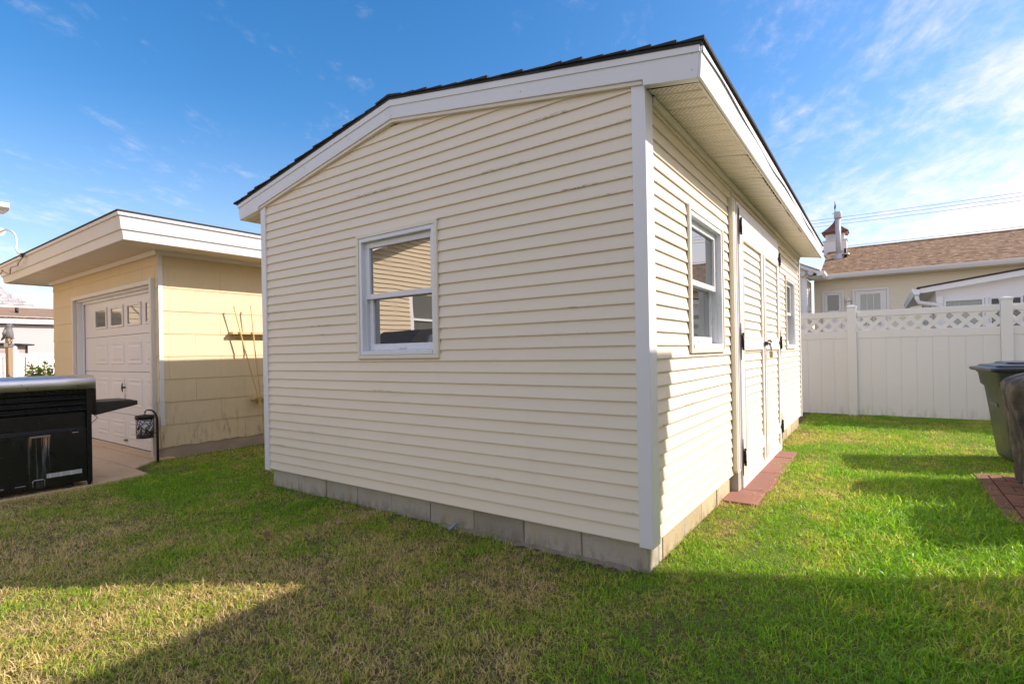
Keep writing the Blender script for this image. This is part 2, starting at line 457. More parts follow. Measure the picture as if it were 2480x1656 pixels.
# concrete blocks and footing
fx = -3.685; blk = None
n = 9; bl = (fx*-1-.03)/n
for i in range(n):
    a0 = fx+i*bl
    d0 = random.uniform(-.004, .004)
    box('concrete_block', (a0+.003, .036+d0, 0.0), (a0+bl-.003, .20, .195), M_BLOCK, shed, bevel=.006)
yb = .206; i = 0
while yb < YF-.1:
    L = .4064 if i else .06
    e = min(yb+L, YF-.02)
    if not (yb > 1.95 and e < 4.1):
        box('concrete_block', (-.20, yb+.003, 0), (-.034+random.uniform(-.003, .003), e-.003, .195), M_BLOCK if i == 0 else M_BLOCK_STAINED, shed, bevel=.006)
    yb = e; i += 1
mb = MB()
mb.box((fx+.02, .045, -.05), (-.04, .19, .19)).box((-.19, .19, -.05), (-.044, YF-.03, .19))
mb.build('mortar', M_FOOTING, shed)
rg = []
N = 60
for i in range(N+1):
    x = -1.55+1.42*i/N; w = .010*math.sin(i*1.7)+random.uniform(-.016, .014)
    rg.append([(x, .10, -.06), (x, .006+w, -.06), (x, .004+w, .002), (x, .020+w, .016+random.uniform(-.007, .007)), (x, .10, .024)])
MB().loft(rg, smooth=False).build('footing', M_FOOTING, shed)

# rake boards on the front gable
YR0, YR1 = -.036, .014
def rake(side):
    if side > 0:
        top0, top1, end = (PK, 3.085), (.305, 2.715), .292
        poly = [(PK, 3.085), (.305, 2.715), (.292, 2.552), (.012, 2.600), (.010, 2.632), (PK, 2.950)]
        strip = [(PK, 3.087), (.309, 2.717), (.306, 2.676), (PK, 3.040)]
        trim = [(PK, 2.950), (.004, 2.633), (.004, 2.612), (PK, 2.928)]
    else:
        poly = [(PK, 3.085), (-4.095, 2.700), (-4.07, 2.548), (XL-.008, 2.588), (XL-.006, 2.618), (PK, 2.950)]
        strip = [(PK, 3.087), (-4.099, 2.702), (-4.094, 2.664), (PK, 3.040)]
        trim = [(PK, 2.950), (XL-.004, 2.619), (XL-.004, 2.597), (PK, 2.928)]
    MB().prism(poly, 1, YR0, YR1).build('rake_board', M_WHITE, shed, bevel=.002)
    MB().prism(strip, 1, YR0-.007, YR0-.0005).build('drip_edge', M_WHITE, shed)
    MB().prism(trim, 1, YR0+.010, YR1+.01).build('rake_trim', M_CREAMTRIM, shed, bevel=.002)
rake(1); rake(-1)
mb = MB()
for x, z in ((.27, 2.68), (.265, 2.60), (-.75, 2.85), (-.76, 2.80), (-1.9, 3.0), (-1.91, 2.97), (-3.0, 2.82), (-2.4, 2.92)):
    mb.lathe((0, 0), [(.001, 0), (.004, .0), (.003, .002), (.0005, .0025)], 8)
    k = len(mb.v)-32
    for q in range(k, len(mb.v)):
        vx, vy, vz = mb.v[q]; mb.v[q] = (x+vx, YR0-.0005-vz, z+vy)
mb.build('nail_heads', M_STEEL, shed, kind='stuff')
# fascias, soffits
MB().prism([(.292, 2.552), (.306, 2.552), (.316, 2.706), (.302, 2.706)], 1, YR0+.004, YF+.07).build('fascia', M_WHITE, shed, bevel=.002)
MB().prism([(-4.070, 2.548), (-4.084, 2.548), (-4.106, 2.692), (-4.092, 2.692)], 1, YR0+.004, YF+.07).build('fascia', M_WHITE, shed, bevel=.002)
rg = []
for i in range(66):      # thin metal drip edge that waves along the fascia top
    y = YR0+.01+(YF+.05-YR0)*i/65
    w = .010*math.sin(y*2.1+.4)+.006*math.sin(y*5.3)
    rg.append([(.3105, y, 2.712), (.322, y, 2.706), (.3215+.004*math.sin(y*3), y, 2.672+w), (.3185+.004*math.sin(y*3), y, 2.672+w)])
MB().loft(rg, smooth=False).build('drip_edge', M_WHITE, shed)
def soffit_mat():
    m, nt, b = new_mat('vented_vinyl_soffit')
    p = nt.pos(); x, y, z = nt.xyz(p)
    c = nt.mix(nt.noise(p, 3, 4), (.82, .755, .62), (.86, .80, .68))
    c = nt.mix(nt.smooth(nt.noise(nt.vmul(p, (1, .4, 1)), 4, 6, .65), .56, .8, 0, .3), c, (.50, .44, .30))
    # staggered vent slots
    fy = nt.math('FRACT', nt.math('DIVIDE', y, .1016)); band = nt.math('MULTIPLY', nt.math('GREATER_THAN', fy, .22), nt.math('LESS_THAN', fy, .80))
    ry = nt.math('DIVIDE', y, .0150); row = nt.math('FRACT', ry)
    odd = nt.math('MULTIPLY', nt.math('MODULO', nt.math('FLOOR', ry), 2.0), .5)
    fxx = nt.math('FRACT', nt.math('ADD', nt.math('DIVIDE', x, .027), odd))
    slot = nt.math('MULTIPLY', nt.math('MULTIPLY', nt.math('LESS_THAN', row, .36), nt.math('LESS_THAN', fxx, .62)), band)
    c = nt.mix(nt.math('MULTIPLY', slot, .9), c, (.04, .03, .02))
    nt.put(b.inputs['Base Color'], c); b.inputs['Roughness'].default_value = .5
    nt.put(b.inputs['Normal'], nt.bump(nt.math('SUBTRACT', 1.0, slot), .4, .003))
    return m
M_SOFFIT = soffit_mat()
def soffit(side):
    y = YR1+.004; w = .3048
    while y < YF+.05:
        e = min(y+w, YF+.06); pts = []
        for j in range(3):
            q = y+(e-y)*j/3; s3 = (e-y)/3
            pts += [(q, 0), (q+s3*.70, 0), (q+s3*.78, .013), (q+s3*.92, .013)]
        pts.append((e-.001, 0)); pts[0] = (y+.001, 0)
        sag = random.uniform(-.0008, .0008)
        if side > 0:
            xo = .281 if not (1.0 < y < 4.0) else .270+random.uniform(-.005, .004)
            rings = [[(.020, q, 2.594+dz) for q, dz in pts], [(xo, q, 2.553+dz+sag) for q, dz in pts]]
        else:
            rings = [[(XL-.01, q, 2.592+dz) for q, dz in pts], [(-4.069, q, 2.551+dz) for q, dz in pts]]
        o = MB().loft(rings, caps=False, smooth=False, closed=False).build('soffit_panel', M_SOFFIT, shed, fix=False)
        y = e
soffit(1); soffit(-1)
MB().prism([(.281, 2.5475), (.291, 2.5475), (.291, 2.556), (.281, 2.556)], 1, YR1, YF+.06).build('soffit_channel', M_CREAMTRIM, shed)
MB().prism([(.001, 2.556), (.024, 2.556), (.026, 2.590), (.001, 2.60)], 1, .10, YF+.0).build('frieze_channel', M_CREAMTRIM, shed, bevel=.003)
box('eave_lining', (.0, .0, 2.63), (.29, YF, 2.64), M_TRACK, shed); box('eave_lining', (-4.08, .0, 2.63), (XL, YF, 2.64), M_TRACK, shed)
MB().prism([(.292, 2.556), (.012, 2.602), (.012, 2.64), (.30, 2.70)], 1, YF+.055, YF+.07).build('end_board', M_WHITE, shed)
# roof deck and shingle courses
MB().prism([(PK, 3.100), (.318, 2.722), (.318, 2.708), (PK, 3.086), (-4.11, 2.694), (-4.11, 2.708)], 1, YR0-.012, YF+.08).build('roof_deck', M_ROOF_DARK, shed)
for side in (1, -1):
    xe = .334 if side > 0 else -4.142
    z_at = (lambda x: 3.104-.1690*(x-PK)) if side > 0 else (lambda x: 3.104-.1785*(PK-x))
    nrow = 17; ex = abs(xe-PK)/nrow
    for i in range(nrow):
        xb = xe-side*ex*i; xt = xb-side*(ex+.03)
        if (xt-PK)*side < 0: xt = PK
        t = .016+random.uniform(-.003, .004)
        y0 = YR0-.022+random.uniform(-.008, .008)
        m = MB()
        rings = []
        Y = [y0, y0+.25, 1.2, 2.4, 3.6, 4.8, YF+.09]
        for j, yy in enumerate(Y):
            dr = random.uniform(-.004, .004)
            rings.append([(xb+dr, yy, z_at(xb)), (xb+dr, yy, z_at(xb)+t), (xt, yy, z_at(xt)+.004), (xt, yy, z_at(xt)+.0005)])
        m.loft(rings, smooth=False).build('shingle_course', M_ROOF_DARK, shed)
mb = MB()
mb.prism([(PK-.14, 3.094), (PK, 3.124), (PK+.14, 3.094), (PK+.14, 3.088), (PK, 3.110), (PK-.14, 3.088)], 1, YR0-.02, YF+.09)
mb.build('ridge_cap', M_ROOF_DARK, shed)

# double doors (local x along +Y, -y outwards)
door_z0, door_z1 = .012, 2.425
mb = MB()
mb.box((DY0-.105, -.036, .2), (DY0-.078, .0, 2.455)); mb.build('door_trim', M_CREAMTRIM, shed, (0, 0, 0), HF, bevel=.002)
mb = MB()
mb.box((DY0-.078, -.034, .18), (DY0+.045, .0, 2.44)).box((DY0-.078, -.040, .2), (DY0-.05, -.034, 2.44)).box((DY0+.0, -.040, .2), (DY0+.02, -.034, 2.44))
mb.build('door_casing', M_WHITE_DOOR, shed, (0, 0, 0), HF, bevel=.002)
box('door_casing', (DY1-.028, -.036, .02), (DY1+.03, .0, 2.44), M_WHITE_DOOR, shed, .002, rz=HF)
box('door_jamb', (DY0-.06, -.030, .012), (DY0+.062, .10, .178), plain('grey_jamb_paint', (.42, .41, .38), .6, .1), shed, .002, rz=HF)
box('door_header', (DY0+.046, -.030, 2.428), (DY1-.03, .0, 2.462), M_WHITE_DOOR, shed, .002, rz=HF)
M_DBOARD = siding_mat('door_siding', (.81, .75, .63), .25)
def door(u0, u1, sl, srr, label):
    mb = MB(); o0, o1 = -.046, -.008
    mb.box((u0, o0, door_z0), (u0+sl, o1, door_z1)).box((u1-srr, o0, door_z0), (u1, o1, door_z1))
    for a, b in ((door_z0, .085), (.235, .325), (1.203, 1.300), (2.16, door_z1)):
        mb.box((u0+sl+.0005, o0, a), (u1-srr-.0005, o1, b))
    mb.box((u0+sl, -.012, door_z0+.01), (u1-srr, -.006, door_z1-.02))
    dd = mb.build('door', M_WHITE_DOOR, shed, (0, 0, 0), HF, bevel=.0025); dd['label'] = label
    # cream edging round the boards
    for za, zb in ((.085, .235), (.325, 1.203), (1.300, 2.16)):
        mb = MB(); t = .014
        mb.box((u0+sl, -.050, za), (u0+sl+t, -.012, zb)).box((u1-srr-t, -.050, za), (u1-srr, -.012, zb))
        mb.box((u0+sl+t, -.050, za), (u1-srr-t, -.012, za+t*.7)).box((u0+sl+t, -.050, zb-t*.7), (u1-srr-t, -.012, zb))
        mb.build('edging', M_CREAMTRIM, dd)
        v = za+.010
        while v < zb-.02:
            h = min(CH, zb-.010-v)
            if h > .015: board(dd, M_DBOARD, u0+sl+t-.003, u1-srr-t+.003, v, h, .016, org=(0, -.022))
            v += CH
    return dd
dl = door(DY0+.062, 3.150, .135, .105, 'near leaf of the double door')
dr = door(3.166, DY1-.03, .085, .125, 'far leaf of the double door')
box('astragal', (3.135, -.056, .10), (3.172, -.0465, 2.16), M_WHITE_DOOR, dl, .002)
def hinge(parent, u, z, flip):
    mb = MB(); s = -1 if flip else 1
    mb.box((u-.010, -.058, z-.055), (u+.010, -.046, z+.055))
    mb.tube([(u, -.062, z-.06), (u, -.062, z+.06)], .009, 10)
    mb.tube([(u, -.062, z+.058), (u, -.062, z+.068), (u, -.062, z+.075)], [.009, .011, .004], 10)
    mb.tube([(u, -.062, z-.058), (u, -.062, z-.068), (u, -.062, z-.075)], [.009, .011, .004], 10)
    # leaf plate with spear tips on the casing, short strap on the door
    for k in (1, -1):
        mb.prism([(u-s*.028, z), (u-s*.006, z), (u-s*.006, z+k*.06), (u-s*.014, z+k*.11), (u-s*.017, z+k*.155), (u-s*.020, z+k*.11), (u-s*.028, z+k*.06)], 1, -.052, -.046)
    mb.prism([(u+s*.006, z-.03), (u+s*.045, z-.022), (u+s*.07, z-.01), (u+s*.085, z), (u+s*.07, z+.01), (u+s*.045, z+.022), (u+s*.006, z+.03)], 1, -.053, -.0462)
    for q in (.035, .062): mb.tube([(u+s*q, -.0535, z), (u+s*q, -.058, z), (u+s*q, -.060, z)], [.008, .007, .003], 8)
    mb.build('hinge', M_BRONZE, parent)
for z in (2.245, 1.268, .290): hinge(dl, DY0+.075, z, False); hinge(dr, DY1-.045, z, True)
mb = MB()
mb.box((3.10, -.066, 1.235), (3.23, -.056, 1.275)).tube([(3.19, -.056, 1.255), (3.19, -.085, 1.255), (3.19, -.098, 1.245)], .008, 8)
mb.tube([(3.235, -.06, 1.28), (3.24, -.085, 1.285), (3.25, -.09, 1.27), (3.29, -.09, 1.275)], .008, 8).tube([(3.12, -.06, 1.255), (3.12, -.085, 1.255)], .012, 8)
mb.tube([(3.24, -.075, 1.25), (3.27, -.08, 1.22), (3.30, -.08, 1.17)], .006, 6)
mb.build('hasp', M_BRONZE, dl)
pad = empty('padlock', (.095, 3.21, 1.14), HF, label='brass padlock hanging from the dark hasp between the shed doors', cat='padlock')
box('lock_body', (-.027, -.013, -.03), (.027, .013, .035), M_BRASS, pad, .005)
MB().tube([(-.017, 0, .03), (-.017, 0, .075), (-.012, 0, .092), (0, 0, .099), (.012, 0, .092), (.017, 0, .075), (.017, 0, .03)], .0048, 8).build('shackle', M_STEEL, pad)

# red stoop pavers
M_PAVER = plain('red_concrete_paver', (.33, .155, .115), .95, .16, 7, .7, 120, rndv=.2, dirt=((.24, .15, .11), .5, .75, 9))
stoop = empty('stoop', (0, 0, 0), kind='structure')
for y0, y1, xr in ((1.60, 2.02, .222), (2.028, 2.775, .23), (2.783, 3.60, .235), (3.608, 4.0, .22)):
    box('paver', (-.03, y0, -.03), (xr, y1, .026+random.uniform(-.003, .003)), M_PAVER, stoop, .008)

# ------------------------------------------------------------------ yellow garage
M_ASB = None
def asb_mat():
    m, nt, b = new_mat('yellow_asbestos_shingle')
    p = nt.pos()
    col = (.77, .62, .39)
    c = nt.mix(nt.noise(p, 2, 4), sc(col, .93), sc(col, 1.06))
    g = nt.noise(nt.vmul(p, (45, 45, .9)), 1.6, 3, .6)
    c = nt.mix(nt.smooth(g, .3, .7, 0, .16), c, sc(col, .74))
    c = nt.mix(nt.math('MULTIPLY', nt.rnd(), .10), c, (.62, .53, .34))
    x, y, z = nt.xyz(p)
    lowz = nt.smooth(z, .15, 1.0, 1, 0)
    st = nt.smooth(nt.noise(nt.vmul(p, (9, 9, 2.2)), 2.0, 7, .7), .50, .72)
    c = nt.mix(nt.math('MULTIPLY', nt.math('MULTIPLY', st, lowz), .6), c, (.16, .14, .075))
    nt.put(b.inputs['Base Color'], c); b.inputs['Roughness'].default_value = .75
    b.inputs['Specular IOR Level'].default_value = .3
    nt.put(b.inputs['Normal'], nt.bump(g, .35, .006))
    return m
M_ASB = asb_mat()
M_CREAMPAINT = plain('cream_painted_wood', (.74, .68, .60), .5, .06, 2, .1, 40, dirt=((.45, .38, .28), .62, .85, 4))
M_SOFFITPAINT = plain('painted_soffit_board', (.70, .62, .48), .6, .10, 2.2, .1, 30, dirt=((.42, .34, .22), .50, .8, 2.2))
M_GDOOR = plain('garage_door_paint', (.79, .755, .72), .42, .04, 2, .03, 60, dirt=((.55, .50, .44), .62, .85, 3))
gar = empty('garage', (-6.05, 0, 0), R(-.6), label='yellow shingled garage with flat overhanging roof and white sectional door', cat='garage')
GW = 4.18                       # local: x from -GW to 0, y from 0 back
GX0, GX1, GH = -3.075, -.150, 2.125   # door opening
mb = MB()
mb.prism([(-GW+.02, .13), (GX0, .13), (GX0, GH), (GX1, GH), (GX1, .13), (-.02, .13), (-.02, 2.5), (-GW+.02, 2.5)], 1, .012, .03)
mb.box((-GW+.02, .03, .0), (-GW+.04, 5.9, 2.5)).box((-.04, .03, .0), (-.02, 5.9, 2.5)).box((-GW+.02, 5.9, 0), (-.02, 5.92, 2.5))
mb.build('wall', M_ASB, gar)
mb = MB()
M_GFOUND = plain('brown_grey_foundation', (.44, .34, .245), .95, .3, 4, .8, 60)
for q0, q1 in (((-.03, .012, -.05), (-.008, 6, .15)), ((-.13, .006, -.05), (-.031, .10, .15)), ((-GW, .006, -.05), (GX0-.03, .03, .15)), ((-GW, .031, -.05), (-GW+.03, 6, .15))):
    box('foundation', q0, q1, M_GFOUND, gar)
# shingles
SH = .276
shing_cache = {}
def shingle(L, h, ragged=False):
    key = (round(L, 3), round(h, 3), ragged)
    if key not in shing_cache or ragged:
        mb = MB()
        n = 9 if ragged else 1
        rings = []
        for i in range(n+1):
            u = L*i/n; z0 = (random.uniform(0, .022) if ragged and 0 < i < n else 0)
            rings.append([(u, -.014, z0), (u, -.006, h+.012), (u, -.001, h+.012), (u, -.004, z0)])
        mb.loft(rings, smooth=False)
        import bmesh
        me = mb.mesh('siding_shingle', M_ASB)
        bm = bmesh.new(); bm.from_mesh(me); bmesh.ops.recalc_face_normals(bm, faces=bm.faces[:]); bm.to_mesh(me); bm.free()
        shing_cache[key] = me
    return shing_cache[key]
def shingles(a, b, v, h, org, rz, off, ragged=False):
    w = .6096; u = a-off
    while u < b-.01:
        s, e = max(u, a), min(u+w, b)
        if e-s > .02:
            o = bpy.data.objects.new('siding_shingle', shingle(e-s-.0025, h, ragged))
            c, sn = math.cos(rz), math.sin(rz)
            o2 = random.uniform(0, .0015)
            link(o, gar, (org[0]+s*c+sn*o2, org[1]+s*sn-c*o2, v), rz)
        u += w
v = .135; row = 0
while v < 2.48:
    h = min(SH, 2.50-v); off = .3048*(row % 2)+.08
    # front, left of door / right of door / above door
    if v+h <= GH+.05 or v < GH-.02:
        shingles(-GW+.004, GX0-.055, v, h, (0, .014), 0, off)
        shingles(GX1+.056, -.004, v, h, (0, .014), 0, off)
        if v+h > GH+.08: shingles(GX0-.055, GX1+.056, GH+.06, v+h-GH-.06, (0, .014), 0, off)
    else: shingles(-GW+.004, -.004, v, h, (0, .014), 0, off)
    shingles(.004, 5.9, v, h, (-.014, 0), HF, off+.12, ragged=(row == 0))
    # white corner pieces, one per course
    MB().prism([(.004, .004), (.004, .050), (.0015, .050), (.0015, .0065), (-.012, .0065), (-.012, .004)], 2, v+.004, v+h).build('corner_cap', M_WHITE if row else M_ASB, gar)
    v += SH; row += 1
# door surround
mb = MB()
mb.box((GX0-.055, -.028, .02), (GX0, .02, GH+.055)).box((GX1, -.045, -.0), (GX1+.055, .02, GH+.062)).box((GX0-.0, -.028, GH), (GX1, .02, GH+.055))
mb.build('door_casing', M_CREAMPAINT, gar, bevel=.004)
mb = MB()
mb.box((GX0, .021, .02), (GX0+.022, .15, GH)).box((GX1-.022, .021, .02), (GX1, .15, GH)).box((GX0+.022, .021, GH-.022), (GX1-.022, .15, GH))
mb.box((GX0+.022, .085, .02), (GX0+.05, .108, GH-.022)).box((GX1-.05, .085, .02), (GX1-.022, .108, GH-.022)).box((GX0+.05, .085, GH-.06), (GX1-.05, .108, GH-.022))
mb.build('door_jamb', M_WHITE, gar, bevel=.003)
gd = empty('garage_door', (0, .115, 0), 0, gar)
DX0, DX1 = GX0+.03, GX1-.03
rows = [(.034, .462), (.468, 1.040), (1.046, 1.546), (1.552, 2.09)]
# four raised panels a section
cols = [-2.62+.665*i for i in range(5)]
cx = [-2.312, -1.688, -1.075, -.462]
for ri, (a0, a1) in enumerate(rows):
    mb = MB(); mb.box((DX0, 0, a0), (DX1, .045, a1))
    for x in cx:
        if ri < 3:
            x0, x1, z0, z1 = x-.235, x+.235, a0+.10, a1-.09
            for q0, q1, y0, y1 in ((0, .014, -.001, -.009), (.014, .05, -.009, -.002), (.05, .075, -.002, -.010)):
                P = lambda q: [(x0+q, z0+q), (x1-q, z0+q), (x1-q, z1-q), (x0+q, z1-q)]
                A = [(p[0], y0, p[1]) for p in P(q0)]; B = [(p[0], y1, p[1]) for p in P(q1)]
                mb.add(A+B, [(i, (i+1) % 4, (i+1) % 4+4, i+4) for i in range(4)])
            mb.add([(x0+.075, -.010, z0+.075), (x1-.075, -.010, z0+.075), (x1-.075, -.010, z1-.075), (x0+.075, -.010, z1-.075)], [(0, 1, 2, 3)])
    sec = mb.build('door_section', M_GDOOR, gd, fix=False)
    if ri == 3:
        for x in cx:
            z0, z1 = 1.665, 1.965; x0, x1 = x-.24, x+.24
            mb = MB(); t = .032
            mb.box((x0, -.016, z0), (x0+t, -.0005, z1)).box((x1-t, -.016, z0), (x1, -.0005, z1)).box((x0+t, -.016, z0), (x1-t, -.0005, z0+t)).box((x0+t, -.016, z1-t), (x1-t, -.0005, z1))
            mb.build('window_frame', M_GDOOR, gd, bevel=.003)
            MB().add([(x0+t, -.004, z0+t), (x1-t, -.004, z0+t), (x1-t, -.004, z1-t), (x0+t, -.004, z1-t)], [(0, 1, 2, 3)]).build('window_pane', M_GLASS, gd)
mb = MB()
mb.tube([(-1.435, -.001, .83), (-1.435, -.035, .83)], .012, 8).tube([(-1.435, -.035, .77), (-1.435, -.04, .83), (-1.435, -.035, .89)], [.006, .010, .006], 8)
mb.build('handle', M_BRONZE, gd)
mb = MB(); mb.box((-1.45, -.006, .70), (-1.42, -.0005, .735)).tube([(-1.435, -.006, .72), (-1.435, -.012, .69), (-1.435, -.01, .67)], .005, 6)
mb.build('keyhole', M_STEEL, gd)
mb = MB(); mb.tube([(-1.40, -.001, .11), (-1.40, -.03, .11)], .018, 8).box((-1.44, -.03, .10), (-1.36, -.022, .12))
mb.build('lift_handle', M_BRASS, gd)
MB().box((DX0, -.004, .021), (DX1, .05, .033)).build('bottom_seal', M_TRACK, gd)
# roof: soffit, leaning fascia in two steps, shingle edge
OV = .50
def ring(e, z): return [(-GW-OV+.0-e, -OV-e, z), (OV+e, -OV-e, z), (OV+e, 6.4+e, z), (-GW-OV-e, 6.4+e, z)]
MB().prism([(-GW-OV+.01, -OV+.01), (OV-.01, -OV+.01), (OV-.01, 6.39), (-GW-OV+.01, 6.39)], 2, 2.505, 2.525).build('soffit', M_SOFFITPAINT, gar)
for (s0, s1) in (((-GW-OV, -OV), (OV, -OV)), ((OV, -OV), (OV, 6.4)), ((OV, 6.4), (-GW-OV, 6.4)), ((-GW-OV, 6.4), (-GW-OV, -OV))):
    for (e0, z0, e1, z1, th) in ((.0, 2.492, .016, 2.600, .02), (.030, 2.594, .050, 2.735, .026), (.066, 2.732, .072, 2.764, .02)):
        ax = Vector((s1[0]-s0[0], s1[1]-s0[1], 0)).normalized(); nn = Vector((ax.y, -ax.x, 0))
        rings = []
        for (c, sgn) in ((s0, -1), (s1, 1)):
            c = Vector((c[0], c[1], 0))
            P = lambda e, z, ee: tuple(c+nn*e+ax*sgn*ee+Vector((0, 0, z)))
            rings.append([P(e0, z0, e0), P(e1, z1, e1), P(e1-th, z1, e1-th), P(e0-th, z0, e0-th)])
        MB().loft(rings, smooth=False).build('fascia', M_CREAMPAINT if abs(ax.x) > .5 else M_WHITE, gar)
mb = MB(); e = .075
rg0 = ring(e, 2.765); rg1 = ring(e+.002, 2.785)
top = [(-GW-OV+2.2, 2.6, 2.94), (OV-2.2, 2.6, 2.94), (OV-2.2, 3.4, 2.94), (-GW-OV+2.2, 3.4, 2.94)]
mb.loft([rg0, rg1, top], smooth=False)
mb.build('roof', M_ROOF_DARK, gar)
mb = MB()
mb.prism([(-.024, 2.455), (-.004, 2.470), (-.0, 2.504), (-.05, 2.504)], 0, -GW-.05, .05)
mb.prism([(.024, 2.455), (.004, 2.470), (.0, 2.504), (.05, 2.504)], 1, -.05+.02, 5.95)
mb.build('cornice', M_CREAMPAINT, gar)
# ledges on the side wall and bamboo canes leaning on them
M_WOODY = plain('yellow_painted_wood', (.62, .47, .22), .7, .15, 6, .3, 40)
for (y0, y1, z) in ((.825, 2.2, 1.54), (1.09, 2.0, .655)):
    mb = MB(); mb.box((.004, y0, z-.022), (.095, y1, z+.012)).box((.004, y0+.05, z-.07), (.03, y1-.05, z-.022))
    mb.build('wall_ledge', M_WOODY, gar, bevel=.004)
M_CANE = plain('bamboo_cane', (.62, .48, .20), .5, .15, 30)
def cane(p, q, label):
    p, q = Vector(p), Vector(q); pts = []; rad = []
    for i in range(13):
        t = i/12; pts.append(p.lerp(q, t)+Vector((.006*math.sin(t*5), .004*math.sin(t*7), 0))); rad.append(.0075 if i % 3 else .0095)
    c = empty('bamboo_cane', tuple(p), label=label, cat='garden cane', group='bamboo canes leaning on the garage ledge')
    MB().tube([x-p for x in pts], rad, 8).build('stem', M_CANE, c)
cane((-5.925, 1.30, .0), (-5.925, .835, 1.885), 'bamboo cane leaning further out, its tip nearest the garage corner')
cane((-5.92, 1.22, .0), (-5.92, 1.06, 1.91), 'more upright bamboo cane, nearer the shed corner')

# ------------------------------------------------------------------ gas grill seen from behind
def grill_black():
    m, nt, b = new_mat('black_enamel')
    p = nt.pos()
    c = nt.mix(nt.smooth(nt.noise(p, 6, 6, .7), .5, .8), (.005, .005, .006), (.018, .018, .019))
    nt.put(b.inputs['Base Color'], c)
    nt.put(b.inputs['Roughness'], nt.math('ADD', nt.math('MULTIPLY', nt.noise(p, 9, 5, .7), .35), .12))
    nt.put(b.inputs['Normal'], nt.bump(nt.noise(p, 7, 3), .12, .02))
    return m
M_ENAMEL = grill_black()
def stain_mat():
    """enamel panel with the rust and grease streaks that run down from the flue slot"""
    m, nt, b = new_mat('stained_black_panel')
    p = nt.pos(); x, y, z = nt.xyz(p)
    c = nt.mix(nt.smooth(nt.noise(p, 6, 6, .7), .5, .8), (.005, .005, .006), (.018, .018, .019))
    inx = nt.math('MULTIPLY', nt.smooth(y, -1.375, -1.345), nt.smooth(y, -1.225, -1.195, 1, 0))
    fall = nt.math('MULTIPLY', nt.smooth(z, .10, .50, .18, 1), nt.smooth(z, .53, .535, 1, 0))
    st = nt.smooth(nt.noise(nt.vmul(p, (1, 26, 1.1)), 1.8, 5, .65), .46, .66)
    k = nt.math('MULTIPLY', nt.math('MULTIPLY', inx, fall), st)
    tint = nt.mix(nt.smooth(z, .36, .5), (.20, .23, .25), (.45, .31, .19))
    c = nt.mix(nt.math('MINIMUM', nt.math('MULTIPLY', k, 1.3), 1.0), c, tint)
    sp = nt.math('MULTIPLY', nt.smooth(nt.noise(p, 55, 2), .70, .76), .5)
    c = nt.mix(sp, c, (.2, .2, .2))
    nt.put(b.inputs['Base Color'], c)
    nt.put(b.inputs['Roughness'], nt.math('ADD', nt.math('MULTIPLY', nt.noise(p, 9, 5, .7), .35), .14))
    nt.put(b.inputs['Normal'], nt.bump(nt.noise(p, 5, 3), .14, .02))
    return m
M_STAINED = stain_mat()
M_STAINLESS = plain('brushed_stainless', (.88, .87, .86), .42, .06, 3, .05, 200, metallic=1.0, stretch=(1, .1, 6))
M_SHELF = plain('dark_shelf_paint', (.030, .026, .024), .45, .2, 8, .1, 60)
M_RUBBER = plain('black_rubber', (.02, .02, .02), .7, .1)
gl = empty('gas_grill', (-5.21, -.91, .02), label='black gas grill with stainless lid seen from behind on the driveway', cat='gas grill')
# local: x away from the viewer is negative, y runs along the back (0 right end, -1.25 left end)
G0, G1 = -1.25, 0.0
prof = [(0, .05), (0, .535), (.012, .55), (.012, .71), (-.004, .722)]
mb = MB()
mb.prism([(0, .045), (0, .540), (-.022, .555), (-.022, .700), (-.52, .700), (-.52, .045)], 1, G0, -.035)
mb.build('back_panel', M_STAINED, gl, bevel=.004)
mb = MB()
pp = [(-.03, .7005)]
z = .7005
for i in range(4):
    pp += [(-.008, z+.008), (-.002, z+.030), (-.022, z+.046), (-.022, z+.054)]; z += .054
pp += [(-.50, z), (-.50, .7005)]
mb.prism(pp, 1, G0, -.03)
mb.build('ribbed_firebox', M_ENAMEL, gl, bevel=.003)
mb = MB(); mb.prism([(.004, .0), (-.04, .04), (-.04, .915), (.004, .915)][::-1], 1, -.034, .0).box((-.52, -.034, .04), (-.041, .0, .70))
mb.build('side_panel', M_ENAMEL, gl, bevel=.004)
mb = MB(); mb.box((.0005, -.030, .03), (.006, .004, .70)).prism([(-.07, .045), (0, .045), (0, -.005), (-.02, .0)], 1, -.004, .004)
mb.build('corner_strip', M_ENAMEL, gl, bevel=.002)
# lid: rounded stainless hood
lid = []
for t in [0, .08, .16, .26, .38, .5, .62, .74, .86, 1]:
    a = math.pi*(1-t)
    lid.append((-.255+.275*math.cos(math.pi-a)*1.0, .945+.0))
pl = [(.022, .925), (.022, .985), (.016, 1.010), (-.004, 1.028), (-.04, 1.040), (-.14, 1.052), (-.30, 1.05), (-.42, 1.03), (-.50, .98), (-.53, .925)]
MB().loft([[(x, y, z) for x, z in pl] for y in (G0+.0, -1.0, -.6, -.2, .035)], smooth=True).build('lid', M_STAINLESS, gl)
mb = MB(); mb.box((-.50, .0305, .70), (.012, .040, .922)).box((-.5, -.02, .9215), (.02, .034, .927))
mb.build('lid_end', M_ENAMEL, gl, bevel=.004)
mb = MB()
for y in (-.1, -.46, -.5, -.9): mb.tube([(.0222, y, .95 if y != -.5 else .985), (.0245, y, .95 if y != -.5 else .985)], .006 if y != -.5 else .003, 10)
mb.build('lid_bolts', M_TRACK, gl, kind='stuff')
mb = MB(); mb.prism([(.045, .655), (.045, .775), (.052, .785), (.40, .772), (.40, .728)], 0, -.50, -.03)
sh = mb.build('side_shelf', M_SHELF, gl, bevel=.006)
MB().box((-.47, .06, .7795), (-.06, .37, .7785+.003)).build('shelf_panel', M_SHELF, sh)
